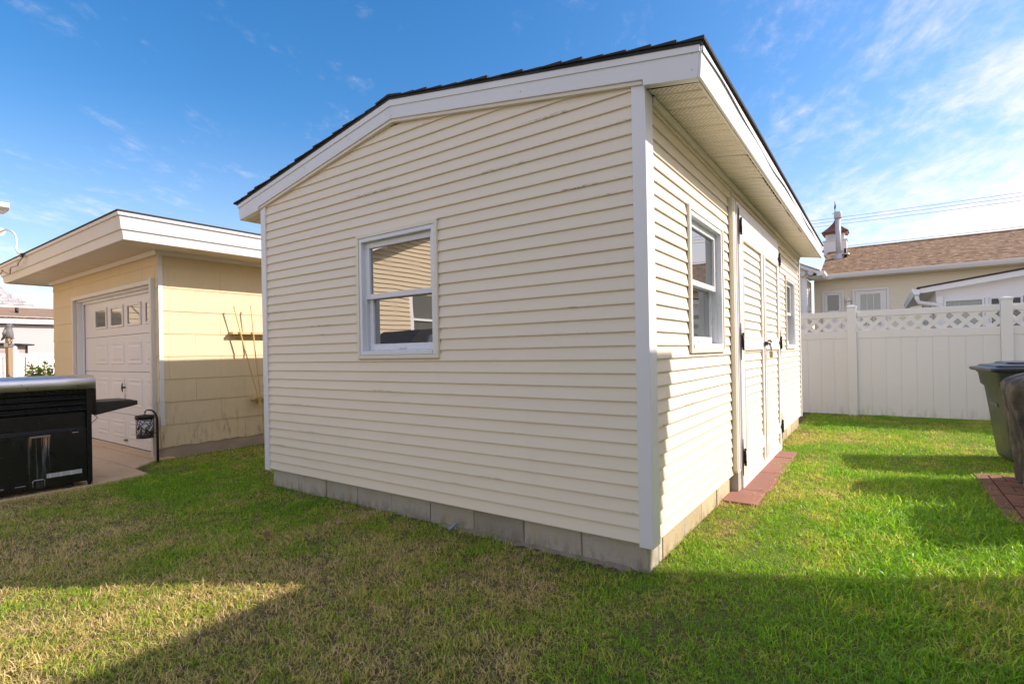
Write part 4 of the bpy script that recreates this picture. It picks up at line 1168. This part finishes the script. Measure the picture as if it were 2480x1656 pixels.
M_BRICK = plain('red_clay_paver', (.27, .125, .085), .92, .18, 9, .7, 130, rndv=.28, dirt=((.36, .24, .18), .58, .8, 14))
patio = empty('brick_patio', (0, 0, 0), kind='structure')
box('bedding_sand', (1.70, 2.0, -.03), (3.6, 3.66, .006), M_SOIL, patio)
src = {}
def brick(x, y, along):
    L, W = .198, .098
    if along not in src:
        a = (L-.006, W-.006) if along else (W-.006, L-.006)
        src[along] = box('brick', (.003, .003, -.03), (a[0], a[1], .022), M_BRICK, patio, .004)
        o = src[along]
    else: o = again(src[along], 'brick', patio, (0, 0, 0))
    o.location = (x, y, random.uniform(-.003, .003)); o.rotation_euler = (random.uniform(-.01, .01), random.uniform(-.01, .01), random.uniform(-.012, .012))
x0b, y0b = 1.79, 2.05
for j in range(16): brick(1.69, y0b+j*.0995-.0, True) if False else None
for j in range(8): brick(1.690, y0b+j*.2, False)
for i in range(7):
    for j in range(8):
        x, y = x0b+i*.2, y0b+j*.2
        if (i+j) % 2 == 0:
            brick(x, y, True); brick(x, y+.1, True)
        else:
            brick(x, y, False); brick(x+.1, y, False)
for i in range(8): brick(1.69+i*.2, y0b+1.6, True) if i < 8 else None

# ------------------------------------------------------------------ far left: what shows past the garage
M_POST = plain('weathered_wood_post', (.36, .25, .16), .85, .2, 3, .5, 40, stretch=(9, 9, .6))
wp = empty('wooden_post', (-13.95, .225, 0), R(20), label='weathered wooden post carrying an owl figure beyond the garage', cat='post')
MB().box((-.045, -.045, -.05), (.045, .045, 1.70)).build('post_shaft', M_POST, wp, bevel=.006)
MB().box((-.06, -.06, 1.52), (.06, .06, 1.60)).tube([(.05, -.03, 1.56), (.11, -.03, 1.60), (.12, -.03, 1.64), (.08, -.03, 1.65)], .014, 8).build('post_bracket', M_STEEL, wp, bevel=.006)
M_OWL = plain('grey_moulded_plastic', (.17, .17, .18), .6, .35, 22, .6, 60)
ow = empty('owl_figure', (-13.95, .225, 1.70), R(55), label='grey plastic owl decoy sitting on the wooden post', cat='owl figure')
rg = []
for z, rx, ry, ox in ((.0, .055, .05, 0), (.02, .075, .065, 0), (.07, .080, .075, -.005), (.13, .082, .075, -.012), (.18, .072, .068, -.012), (.215, .058, .056, -.006), (.245, .060, .058, .004), (.275, .056, .054, .006), (.30, .036, .04, .004), (.312, .012, .014, 0)):
    rg.append([(ox+rx*math.cos(2*math.pi*k/16), ry*math.sin(2*math.pi*k/16), z) for k in range(16)])
MB().loft(rg).build('owl_body', M_OWL, ow)
mb = MB()
for s in (-1, 1):
    mb.tube([(.03, s*.03, .295), (.028, s*.042, .33)], [.016, .002], 6)
    mb.tube([(.058, s*.022, .268), (.066, s*.022, .268)], .014, 10)
    mb.tube([(-.03, s*.070, .18), (-.05, s*.075, .10), (-.07, s*.045, .03)], [.02, .03, .008], 8)
mb.tube([(.058, 0, .255), (.075, 0, .245), (.072, 0, .228)], [.010, .008, .002], 6)
mb.tube([(-.06, 0, .06), (-.10, 0, .0), (-.13, 0, -.04)], [.03, .026, .012], 8)
mb.tube([(.05, -.02, .01), (.075, -.022, .0)], .016, 6).tube([(.05, .02, .01), (.075, .022, .0)], .016, 6)
mb.build('owl_features', M_OWL, ow)
# white picket fence
ang = HF
pf = empty('picket_fence', (-16.567, .829, 0), ang, label='white vinyl fence with round ball post cap past the garage', cat='fence')
for u in (-2.0, 0, 2.0):
    MB().box((u-.062, -.062, -.05), (u+.062, .062, 1.47)).lathe((u, 0), [(.075, 1.471), (.075, 1.488), (.04, 1.494), (.03, 1.51), (.05, 1.525), (.058, 1.55), (.05, 1.578), (.025, 1.594), (.003, 1.598)], 16).build('fence_post', M_FARWHITE, pf)
for a, b in ((-1.935, -.065), (.065, 1.935)):
    for z0, z1 in ((1.325, 1.41), (.10, .18)): box('fence_rail', (a, -.025, z0), (b, .025, z1), M_FARWHITE, pf, .004)
    u = a+.02
    while u < b-.1:
        box('picket', (u, -.012, .1805), (u+.095, .012, 1.3245), M_FARWHITE, pf); u += .120 if int(u*10) % 3 else .130
# brown garden shed, white house, grey-roofed house
M_TAUPE = plain('taupe_resin_panel', (.42, .36, .34), .6, .06, 2)
bs = empty('garden_shed', (-19.0, 1.6, 0), ang, label='low taupe garden shed with dark roof behind the white picket fence', cat='shed')
MB().box((-5, .0, 0), (-.04, 1.6, 1.66)).build('wall', M_TAUPE, bs)
for z in (.9, 1.1, 1.3, 1.5): box('panel_rib', (-5, -.012, z), (-.2, -.001, z+.19), M_TAUPE, bs, .006)
box('corner_strip', (-.04, -.02, 0), (.0, .02, 1.66), M_BRONZE, bs)
MB().prism([(-5.2, 1.93), (.12, 1.665), (.12, 1.70), (-5.2, 1.99)], 1, -.15, 1.75).build('roof', M_BRONZE, bs)
M_STUCCO = plain('white_stucco', (.50, .475, .48), .85, .05, 1.2, .35, 35)
wh = empty('white_house', (-23.0, 2.4, 0), ang, label='white stucco house with tan shingle roof beyond the picket fence', cat='house')
box('wall', (-12, .12, 0), (5, 6, 2.5), M_STUCCO, wh)
box('fascia', (-12.2, -.05, 2.50), (5.2, .12, 2.74), M_FARTRIM, wh); 
box('fascia', (-12.2, .07, 2.47), (5.2, .119, 2.499), M_TRACK, wh)
o = slope('roof', -12.2, 5.2, -.1, 2.72, 2.6, 3.25, M_TANROOF, wh)
mb = MB(); mb.cyl((-.0, 1.0), .05, 2.9, 3.12, 10); mb.build('vent_pipe', M_BRONZE, wh)
gh = empty('grey_roof_house', (-25.75, 2.92, 0), ang, label='house with grey shingle hip roof and white eaves behind the white house', cat='house')
box('wall', (-8, .4, 0), (-.4, 7, 3.02), M_FARWHITE, gh)
mb = MB(); mb.box((-8, .2, 3.00), (-.0, .22, 3.14)).box((-8, .0, 3.145), (.18, .2, 3.25)).box((-8, -.12, 3.255), (.30, .02, 3.34)).box((-.02, .2, 3.0), (.0, 7, 3.14)).box((.16, .0, 3.145), (.18, 7, 3.25)).box((.28, -.1, 3.255), (.30, 7, 3.34))
mb.build('eaves', M_FARTRIM, gh)
mb = MB(); mb.add([(-8, -.14, 3.345), (.32, -.14, 3.345), (.32, 8, 3.345), (-8, 8, 3.345), (-4, 3.9, 7.2), (-4.2, 3.9, 7.2)], [(0, 1, 4, 5), (1, 2, 4), (2, 3, 5, 4), (3, 0, 5)])
mb.build('roof', M_GREYROOF, gh)

# bush past the garage corner
def leaf_mat(name, c0, c1, tr):
    m, nt, b = new_mat(name); n = nt.n; 
    p = nt.pos()
    c = nt.mix(nt.noise(p, 18, 3), c0, c1)
    nt.put(b.inputs['Base Color'], c); b.inputs['Roughness'].default_value = .5; b.inputs['Specular IOR Level'].default_value = .35
    t = nt.new('ShaderNodeBsdfTranslucent'); nt.put(t.inputs[0], c)
    mx = nt.new('ShaderNodeMixShader'); mx.inputs[0].default_value = tr
    nt.l.new(b.outputs[0], mx.inputs[1]); nt.l.new(t.outputs[0], mx.inputs[2])
    nt.l.new(mx.outputs[0], nt.n['Material Output'].inputs[0])
    return m
M_LEAF = leaf_mat('shrub_leaf', (.085, .15, .02), (.20, .26, .035), .4)
bush = empty('leafy_shrub', (-13.30, .62, 0), label='bright green leafy shrub beside the far garage corner', cat='shrub')
rnd = random.Random(11); mb = MB(); ms = MB()
for s in range(16):
    a = rnd.uniform(0, 2*math.pi); r = rnd.uniform(.1, .48); h = rnd.uniform(.7, 1.16)
    p0 = Vector((0, 0, 0)); p1 = Vector((r*math.cos(a)*.6, r*math.sin(a)*.6, h*.6)); p2 = Vector((r*math.cos(a), r*math.sin(a), h))
    ms.tube([p0, p1, p2], [.010, .007, .003], 5)
    for k in range(80):
        t = rnd.uniform(.25, 1); c = (p0.lerp(p1, t*2) if t < .5 else p1.lerp(p2, t*2-1))
        d = Vector((rnd.uniform(-1, 1), rnd.uniform(-1, 1), rnd.uniform(-.3, .8))).normalized()
        c = c+d*rnd.uniform(.01, .07); L = rnd.uniform(.07, .12); w = L*.30
        sd = d.cross(Vector((rnd.uniform(-1, 1), rnd.uniform(-1, 1), 1))).normalized()
        n2 = d.cross(sd)
        mb.add([c, c+d*L*.45+sd*w+n2*.006, c+d*L, c+d*L*.45-sd*w+n2*.006], [(0, 1, 2), (0, 2, 3)])
ms.build('stem', M_POST, bush)
mb.build('foliage', M_LEAF, bush, fix=False)

# ------------------------------------------------------------------ house to the west (reflected in the windows; its gutter end shows)
we = empty('west_house', (-11.6, -.6, 0), label='cream sided house with white gutter at the left edge beyond the grill', cat='house')
M_WSIDING = plain('tan_vinyl_siding', (.62, .52, .36), .45, .04, .8)
box('wall', (-7, -12, 0), (-.02, .0, 3.9), M_WSIDING, we)
laps('siding', M_WSIDING, we, -12, 0, .0, .3, 3.85, ex=.125, rz=HF, loc=(0, 0, 0))
MB().prism([(.02, 3.80), (.36, 3.80), (.43, 3.85), (.435, 3.925), (.41, 3.93), (.39, 3.91), (.02, 3.91)], 1, -12, .32).build('gutter', M_FARTRIM, we, bevel=.006)
MB().prism([(.30, 3.905), (-3.5, 5.3), (-7.4, 3.90), (-7.4, 3.88), (.30, 3.885)], 1, -12.2, .30).build('roof', M_ROOF_DARK, we)
MB().box((.0, .05, 3.46), (.07, .13, 3.6)).tube([(.05, .1, 3.55), (.14, .2, 3.5), (.2, .27, 3.45)], [.03, .05, .07], 10).build('floodlight', M_FARTRIM, we)
# gabled cross wing that the front window mirrors
mb = MB(); mb.prism([(-12.9, 0), (-6.0, 0), (-6.0, 4.0), (-9.45, 5.5), (-12.9, 4.0)], 0, -2, 1.48); mb.build('wing', M_WSIDING, we)
laps('siding', M_WSIDING, we, -7.22, -6.0, .0, .3, 4.05, pr=.035, ex=.125, rz=HF, loc=(1.5, 0, 0))
mb = MB()
z = 4.0
for k in range(12):
    z0 = 4.05+k*.125; a = -6.0-(z0-4.0)*2.3; b = -12.9+(z0-4.0)*2.3
    if a > b: mb.add([(1.48, a, z0), (1.48, b, z0), (1.535, b, z0), (1.535, a, z0), (1.503, b, z0+.125), (1.503, a, z0+.125)], [(0, 1, 2, 3), (3, 2, 4, 5)])
mb.build('gable_siding', M_WSIDING, we, fix=False, kind='stuff')
laps('siding', M_WSIDING, we, -12.9, -7.22, .0, 3.05, 4.05, pr=.035, ex=.125, rz=HF, loc=(1.5, 0, 0))
box('corner_post', (1.49, -7.34, .0), (1.54, -7.22, 3.0), M_FARTRIM, we)
box('porch_shade_panel', (1.482, -12.5, .2), (1.50, -7.35, 2.98), plain('shaded_porch', (.12, .125, .11), .6, .3, 3), we)  # flat dark panel on the wing wall; the porch shade is in its colour
box('porch_rail', (1.501, -12.5, 2.2), (1.55, -7.35, 2.27), M_FARTRIM, we)
MB().prism([(-5.6, 3.86), (-9.45, 5.53), (-13.3, 3.86), (-13.3, 4.02), (-9.45, 5.70), (-5.6, 4.02)], 0, 1.5, 1.85).build('rake_board', M_FARTRIM, we)
w = Vector((-11.42, -.42, 3.49)); 
pts = [(-11.45, -.40, 3.42), (-10.95, -.40, 3.41), (-10.40, -.42, 3.31), (-10.0, -.45, 3.16), (-9.86, -.47, 3.02), (-9.74, -.50, 2.92), (-9.45, -.53, 2.82), (-9.12, -.553, 2.76)]
cable = empty('service_cable', (-9.12, -.56, 2.74), label='white cable strung from the neighbouring house to the garage fascia', cat='cable')
def smooth_path(pts, n=6):
    P = [Vector(p) for p in pts]; o = []
    for i in range(len(P)-1):
        p0, p1, p2, p3 = P[max(i-1, 0)], P[i], P[i+1], P[min(i+2, len(P)-1)]
        for k in range(n):
            t = k/n
            o.append(.5*((2*p1)+(p2-p0)*t+(2*p0-5*p1+4*p2-p3)*t*t+(3*p1-p0-3*p2+p3)*t**3))
    return o+[P[-1]]
org = Vector(cable.location)
MB().tube([p-org for p in smooth_path(pts)], .014, 6).build('span', plain('white_cable', (.78, .78, .76), .4, .03), cable)
pts2 = [(-9.12, -.553, 2.755), (-9.14, -.565, 2.70), (-9.35, -.56, 2.66), (-9.42, -.555, 2.63), (-9.75, -.56, 2.635), (-9.85, -.548, 2.60), (-9.92, -.545, 2.56), (-10.2, -.56, 2.62), (-10.3, -.565, 2.655), (-10.22, -.56, 2.64), (-10.5, -.55, 2.60)]
MB().tube([p-org for p in smooth_path(pts2)], .009, 6).build('lead', plain('tan_wire', (.42, .35, .28), .6, .1), cable)
MB().box((-.03, -.02, -.02), (.03, .01, .035)).build('clamp', M_BRONZE, cable, bevel=.004)

# dark car parked on the driveway behind the viewer's left, mirrored low in the front window
car = empty('parked_car', (-6.7, -4.7, .02), R(-84), label='dark car parked on the driveway, mirrored in the shed window', cat='car')
M_CAR = plain('dark_car_paint', (.022, .021, .018), .5, .1, 2, spec=.3)
def carsec(x, hw_, z0, z1, zt_, tw): return [(x, -hw_, z0), (x, hw_, z0), (x, hw_+.02, (z0+z1)/2), (x, hw_, z1), (x, tw, zt_), (x, -tw, zt_), (x, -hw_, z1), (x, -hw_-.02, (z0+z1)/2)]
MB().loft([carsec(-2.2, .72, .40, .80, .86, .66), carsec(-2.1, .86, .28, .92, .98, .76), carsec(-1.2, .90, .24, 1.02, 1.06, .78), carsec(-1.0, .90, .24, 1.03, 1.10, .76), carsec(-.35, .90, .24, 1.05, 1.66, .60), carsec(.6, .90, .24, 1.06, 1.72, .62), carsec(1.5, .90, .24, 1.05, 1.66, .60), carsec(2.0, .88, .28, 1.02, 1.20, .70), carsec(2.2, .80, .40, .95, 1.0, .68)], smooth=False).build('car_body', M_CAR, car, bevel=.05)
for s in (-1, 1):
    for (a, b) in ((-.42, .30), (.36, 1.12)): MB().prism([(a-.10*(a < 0), 1.10), (b, 1.10), (b, 1.55), (a+.10, 1.55)], 1, s*.80, s*.865).build('car_window', M_GLASS_FAR, car)
    for x in (-1.42, 1.38):
        w = MB().loft([[(x+math.cos(q)*r, s*y, .32+math.sin(q)*r) for q in [2*math.pi*k/20 for k in range(20)]] for y, r in ((.72, .28), (.74, .32), (.92, .32), (.94, .28))]).build('wheel', M_RUBBER, car)
        MB().loft([[(x+math.cos(q)*r, s*y, .32+math.sin(q)*r) for q in [2*math.pi*k/16 for k in range(16)]] for y, r in ((.938, .20), (.948, .19), (.944, .05))]).build('rim', M_STEEL, w)
    MB().box((-2.17, s*.52-.14, .66), (-2.06, s*.52+.14, .78)).build('headlight', M_VINYL_WIN, car, bevel=.02)
    MB().box((2.08, s*.62-.10, .80), (2.19, s*.62+.10, .98)).build('tail_light', plain('red_lens', (.3, .02, .02), .3, .05), car, bevel=.02)

# ------------------------------------------------------------------ house on the right that shades the foreground lawn
ne = empty('east_house', (2.6, 2.19, 0), label='cream sided house standing close to the covered grill, shading the lawn', cat='house')
q = .48
A = [(.32, -.28), (6.5, -.28+q*6.2), (6.5, -9), (.32, -9)]
MB().prism(A, 2, -.05, 3.1).build('wall', M_SIDING, ne)
B = [(0, 0), (7, q*7), (7, -9.4), (0, -9.4)]
MB().prism(B, 2, 3.12, 3.262).build('eave', M_FARTRIM, ne)
mb = MB(); mb.add([(-.02, .01, 3.263), (7, q*7+.03, 3.263), (7, -9.4, 3.263), (-.02, -9.4, 3.263), (4.6, -1.0, 4.6), (4.6, -7, 4.6)], [(0, 1, 4), (1, 2, 5, 4), (2, 3, 5), (3, 0, 4, 5)])
mb.build('roof', M_ROOF_DARK, ne)

# ------------------------------------------------------------------ lawn
def lerp(a, b, t): return a+(b-a)*t
def drive_edge(y):
    pts = [(-9, -5.14), (-.93, -5.15), (-.42, -5.24), (-.30, -5.58), (-.05, -5.97), (.0, -6.0)]
    for (y0, x0), (y1, x1) in zip(pts[:-1], pts[1:]):
        if y0 <= y <= y1: return lerp(x0, x1, (y-y0)/(y1-y0))
    return -6.02
def covered(x, y):
    if -1.0+.1*math.sin(y*40) < x < -.03 and y > -.035+.02*math.sin(x*11): return True
    if x < -5.1 and y < -.05 and x < drive_edge(y)-.05: return True
    if -3.70 < x < -.018 and .018 < y < 6.40: return True
    if x < -5.99 and y > -.03: return True
    if x < .195+.025*math.sin(y*9)+.02*math.sin(y*23) and x > -.1 and 1.60+.05*math.sin(x*20) < y < 4.03: return True
    if x > 1.70+.02*math.sin(y*13) and 2.03 < y < 3.68: return True
    if -.04 < x < .06 and 0 < y < 1.6: return False
    return False
import mathutils.noise as mn
def dry_at(x, y):
    """how straw-coloured the turf is: the shed front is thin and dry, the side lush"""
    n = mn.noise((x*.9+4, y*.9, .3))*.36+mn.noise((x*3.4, y*3.4, 5))*.34+mn.noise((x*9, y*9, 2))*.2
    g = .57-.57*max(0, min(1, (x+.5)/1.3))
    g -= .34*max(0, min(1, (-x-3.0)/.9))*max(0, min(1, (y+1.2)/.7))
    g -= .18*max(0, 1-abs(y+.12)/.35) if x < .1 else 0
    if x > .3: g += .42*max(0, 1-((x-1.5)/1.3)**2-((y-5.6)/.9)**2)+.25*max(0, 1-abs(y-7.6)/.8)
    if y < -.95: g += .20
    return max(0, min(1, g+n*1.45))
X0g, X1g, Y0g, Y1g, ST = -6.3, 3.9, -2.9, 8.3, .06
nx, ny = int((X1g-X0g)/ST), int((Y1g-Y0g)/ST)
verts, dens, hgt, dry, faces = [], [], [], [], []
for j in range(ny+1):
    for i in range(nx+1):
        x, y = X0g+i*ST, Y0g+j*ST
        verts.append((x, y, .004+.010*mn.noise((x*1.7, y*1.7, 0))))
        dist = math.hypot(x-1.01, y+2.7)
        dcam = 1100 if dist < 4.2 else 850 if dist < 6.5 else 580
        dr = dry_at(x, y)
        bare = mn.noise((x*1.8+9, y*1.8, 2))
        k = 0 if covered(x, y) else 1
        dens.append(k*dcam*(1-.45*max(0, bare-.1)/.5*(1 if x < .3 else .25)))
        lush = max(0, min(1, (x-.45)/.5))*max(0, min(1, (3.4-y)/1.2))*max(0, min(1, (y+.6)/.8))
        edge = 1.0
        hgt.append((.80+.45*mn.noise((x*1.3, y*1.3, 7))*.6+.35*lush+.25*mn.noise((x*4, y*4, 1)))*edge*(1.0-.18*dr)*(.95+.6*mn.noise((x*7, 3, 2)) if (x < -1 and -.16 < y < .03) or (.0 < x < .16 and y < 6.5) else 1))
        dry.append(dr)
for j in range(ny):
    for i in range(nx):
        a = j*(nx+1)+i; faces.append((a, a+1, a+nx+2, a+nx+1))
me = bpy.data.meshes.new('lawn_grass'); me.from_pydata(verts, [], faces); me.update()
for nm, dat in (('density', dens), ('hgt', hgt), ('dry', dry)):
    at = me.attributes.new(nm, 'FLOAT', 'POINT'); at.data.foreach_set('value', dat)
grass = bpy.data.objects.new('lawn_grass', me); COL.objects.link(grass); grass['kind'] = 'stuff'

def blade_mat():
    m, nt, b = new_mat('grass_blade')
    p = nt.pos()
    at = nt.new('ShaderNodeAttribute', attribute_name='dry', attribute_type='INSTANCER')
    r = nt.rnd()
    bv = nt.new('ShaderNodeAttribute', attribute_name='shade', attribute_type='GEOMETRY').outputs['Fac']
    f = nt.math('ADD', at.outputs['Fac'], nt.math('MULTIPLY', nt.math('ADD', nt.math('MULTIPLY', at.outputs['Fac'], .75), .55), nt.math('ADD', nt.math('MULTIPLY', nt.math('SUBTRACT', r, .5), .75), nt.math('MULTIPLY', nt.math('SUBTRACT', bv, .5), .85))))
    c = nt.ramp(f, [(.0, (.170, .400, .022)), (.28, (.360, .560, .040)), (.50, (.520, .520, .105)), (.70, (.640, .520, .21)), (1.0, (.77, .62, .35))])
    k = nt.smooth(nt.math('FRACT', nt.math('MULTIPLY', bv, 7.31)), 0, 1, .72, 1.38)
    kc = nt.new('ShaderNodeCombineXYZ')
    for i in range(3): nt.put(kc.inputs[i], k)
    c = nt.mix(1.0, c, kc.outputs[0], 'MULTIPLY')
    nt.put(b.inputs['Base Color'], c); b.inputs['Roughness'].default_value = .38; b.inputs['Specular IOR Level'].default_value = .35
    t = nt.new('ShaderNodeBsdfTranslucent'); nt.put(t.inputs[0], nt.mix(1.0, c, (1.25, 1.2, .8), 'MULTIPLY'))
    mx = nt.new('ShaderNodeMixShader'); mx.inputs[0].default_value = .48
    nt.l.new(b.outputs[0], mx.inputs[1]); nt.l.new(t.outputs[0], mx.inputs[2])
    nt.l.new(mx.outputs[0], nt.n['Material Output'].inputs[0])
    return m
M_BLADE = blade_mat()
tufts = bpy.data.collections.new('grass_tufts')
rnd = random.Random(3)
def tuft(nb, lean, L0, L1, spread, w0):
    mb = MB(); sh = []
    for _ in range(nb):
        a = rnd.uniform(0, 2*math.pi); r = spread*math.sqrt(rnd.random())
        bx, by = r*math.cos(a), r*math.sin(a)
        L = rnd.uniform(L0, L1); az = rnd.uniform(0, 2*math.pi); ln = rnd.uniform(*lean); w = w0*rnd.uniform(.7, 1.3)
        dxy = Vector((math.cos(az), math.sin(az), 0)); sd = Vector((-math.sin(az), math.cos(az), 0)); sd = (sd+Vector((rnd.uniform(-.5, .5), rnd.uniform(-.5, .5), 0))).normalized()
        p = Vector((bx, by, -.004)); th = ln*.4; pts = []
        for s, ww in ((0, 1), (.38, .95), (.74, .62), (1, 0)):
            pts.append((p.copy(), ww)); step = L*.37
            p = p+(dxy*math.sin(th)+Vector((0, 0, math.cos(th))))*step; th += ln*.55
        vs = []
        for q, ww in pts[:-1]: vs += [q+sd*w*ww, q-sd*w*ww]
        vs.append(pts[-1][0]); sh += [rnd.random()]*7
        mb.add(vs, [(0, 1, 3, 2), (2, 3, 5, 4), (4, 5, 6)], True)
    me = mb.mesh('grass_tuft', M_BLADE)
    me.attributes.new('shade', 'FLOAT', 'POINT').data.foreach_set('value', sh)
    o = bpy.data.objects.new('grass_tuft', me); tufts.objects.link(o)
for i in range(4): tuft(17, (.5, 1.5), .024, .056, .05, .0018)
for i in range(2): tuft(14, (1.0, 1.9), .034, .070, .055, .0017)
for i in range(2): tuft(12, (1.4, 2.3), .045, .082, .06, .0016)
ng = bpy.data.node_groups.new('grass_scatter', 'GeometryNodeTree')
ng.interface.new_socket('Geometry', in_out='INPUT', socket_type='NodeSocketGeometry')
ng.interface.new_socket('Geometry', in_out='OUTPUT', socket_type='NodeSocketGeometry')
N_ = ng.nodes; L_ = ng.links
gi, go = N_.new('NodeGroupInput'), N_.new('NodeGroupOutput')
def attr(nm):
    n = N_.new('GeometryNodeInputNamedAttribute'); n.data_type = 'FLOAT'; n.inputs['Name'].default_value = nm; return n.outputs['Attribute']
dp = N_.new('GeometryNodeDistributePointsOnFaces'); dp.distribute_method = 'RANDOM'; dp.inputs['Seed'].default_value = 4
L_.new(gi.outputs[0], dp.inputs['Mesh']); L_.new(attr('density'), dp.inputs['Density'])
ci = N_.new('GeometryNodeCollectionInfo'); ci.inputs['Collection'].default_value = tufts
ci.inputs['Separate Children'].default_value = True; ci.inputs['Reset Children'].default_value = True
ip = N_.new('GeometryNodeInstanceOnPoints'); ip.inputs['Pick Instance'].default_value = True
L_.new(dp.outputs['Points'], ip.inputs['Points']); L_.new(ci.outputs[0], ip.inputs['Instance'])
rv = N_.new('FunctionNodeRandomValue'); rv.data_type = 'FLOAT_VECTOR'
rv.inputs[0].default_value = (-.38, -.38, 0); rv.inputs[1].default_value = (.38, .38, 6.283)
L_.new(rv.outputs[0], ip.inputs['Rotation'])
rs = N_.new('FunctionNodeRandomValue'); rs.data_type = 'FLOAT'; rs.inputs[2].default_value = .65; rs.inputs[3].default_value = 1.35; rs.inputs['Seed'].default_value = 9
mm = N_.new('ShaderNodeMath'); mm.operation = 'MULTIPLY'
L_.new(rs.outputs[1], mm.inputs[0]); L_.new(attr('hgt'), mm.inputs[1])
L_.new(mm.outputs[0], ip.inputs['Scale'])
L_.new(ip.outputs[0], go.inputs[0])
md = grass.modifiers.new('scatter', 'NODES'); md.node_group = ng

# fallen leaves and a scrap of plastic
M_DEADLEAF = plain('dead_leaf', (.22, .10, .05), .7, .3, 40)
def dead_leaf(loc, s, rz, label, m):
    lf = empty('fallen_leaf', loc, rz, label=label, cat='leaf', group='fallen leaves on the lawn')
    mb = MB(); n = 9; L = []; Rr = []; C = []
    for i in range(n+1):
        t = i/n; w = (.5*math.sin(math.pi*min(1, t*1.02))**.8)*(1+.25*math.sin(i*2.4))*s
        z = .012*math.sin(t*5)+.01*t
        C.append((t*s*1.5, 0, z)); L.append((t*s*1.5, w, z+.35*w)); Rr.append((t*s*1.5, -w, z+.22*w))
    mb.add(L+C+Rr, [(i, i+n+1, i+n+2, i+1) for i in range(n)]+[(i+n+1, i+2*n+2, i+2*n+3, i+n+2) for i in range(n)], True)
    mb.build('blade', m, lf, fix=False)
    MB().tube([(-s*.7, 0, .004), (-s*.3, .004, .01), (0, 0, 0)], .0016, 5).build('stalk', m, lf)
dead_leaf((-2.03, -.47, .066), .060, R(150), 'light brown fallen leaf on the grass before the shed blocks', plain('pale_dead_leaf', (.34, .19, .10), .7, .3, 40))
dead_leaf((-2.29, -.87, .060), .055, R(20), 'dark red brown fallen leaf on the grass before the shed', M_DEADLEAF)
scp = empty('plastic_scrap', (-1.36, -.045, .03), R(30), label='small blue grey plastic end piece lying by the concrete blocks', cat='plastic piece')
MB().tube([(-.03, -.02, 0), (.0, 0, .022), (.014, .010, .032), (.024, .012, .034)], [.013, .012, .010, .005], 8).build('shell', plain('blue_grey_plastic', (.26, .30, .36), .4, .1), scp)
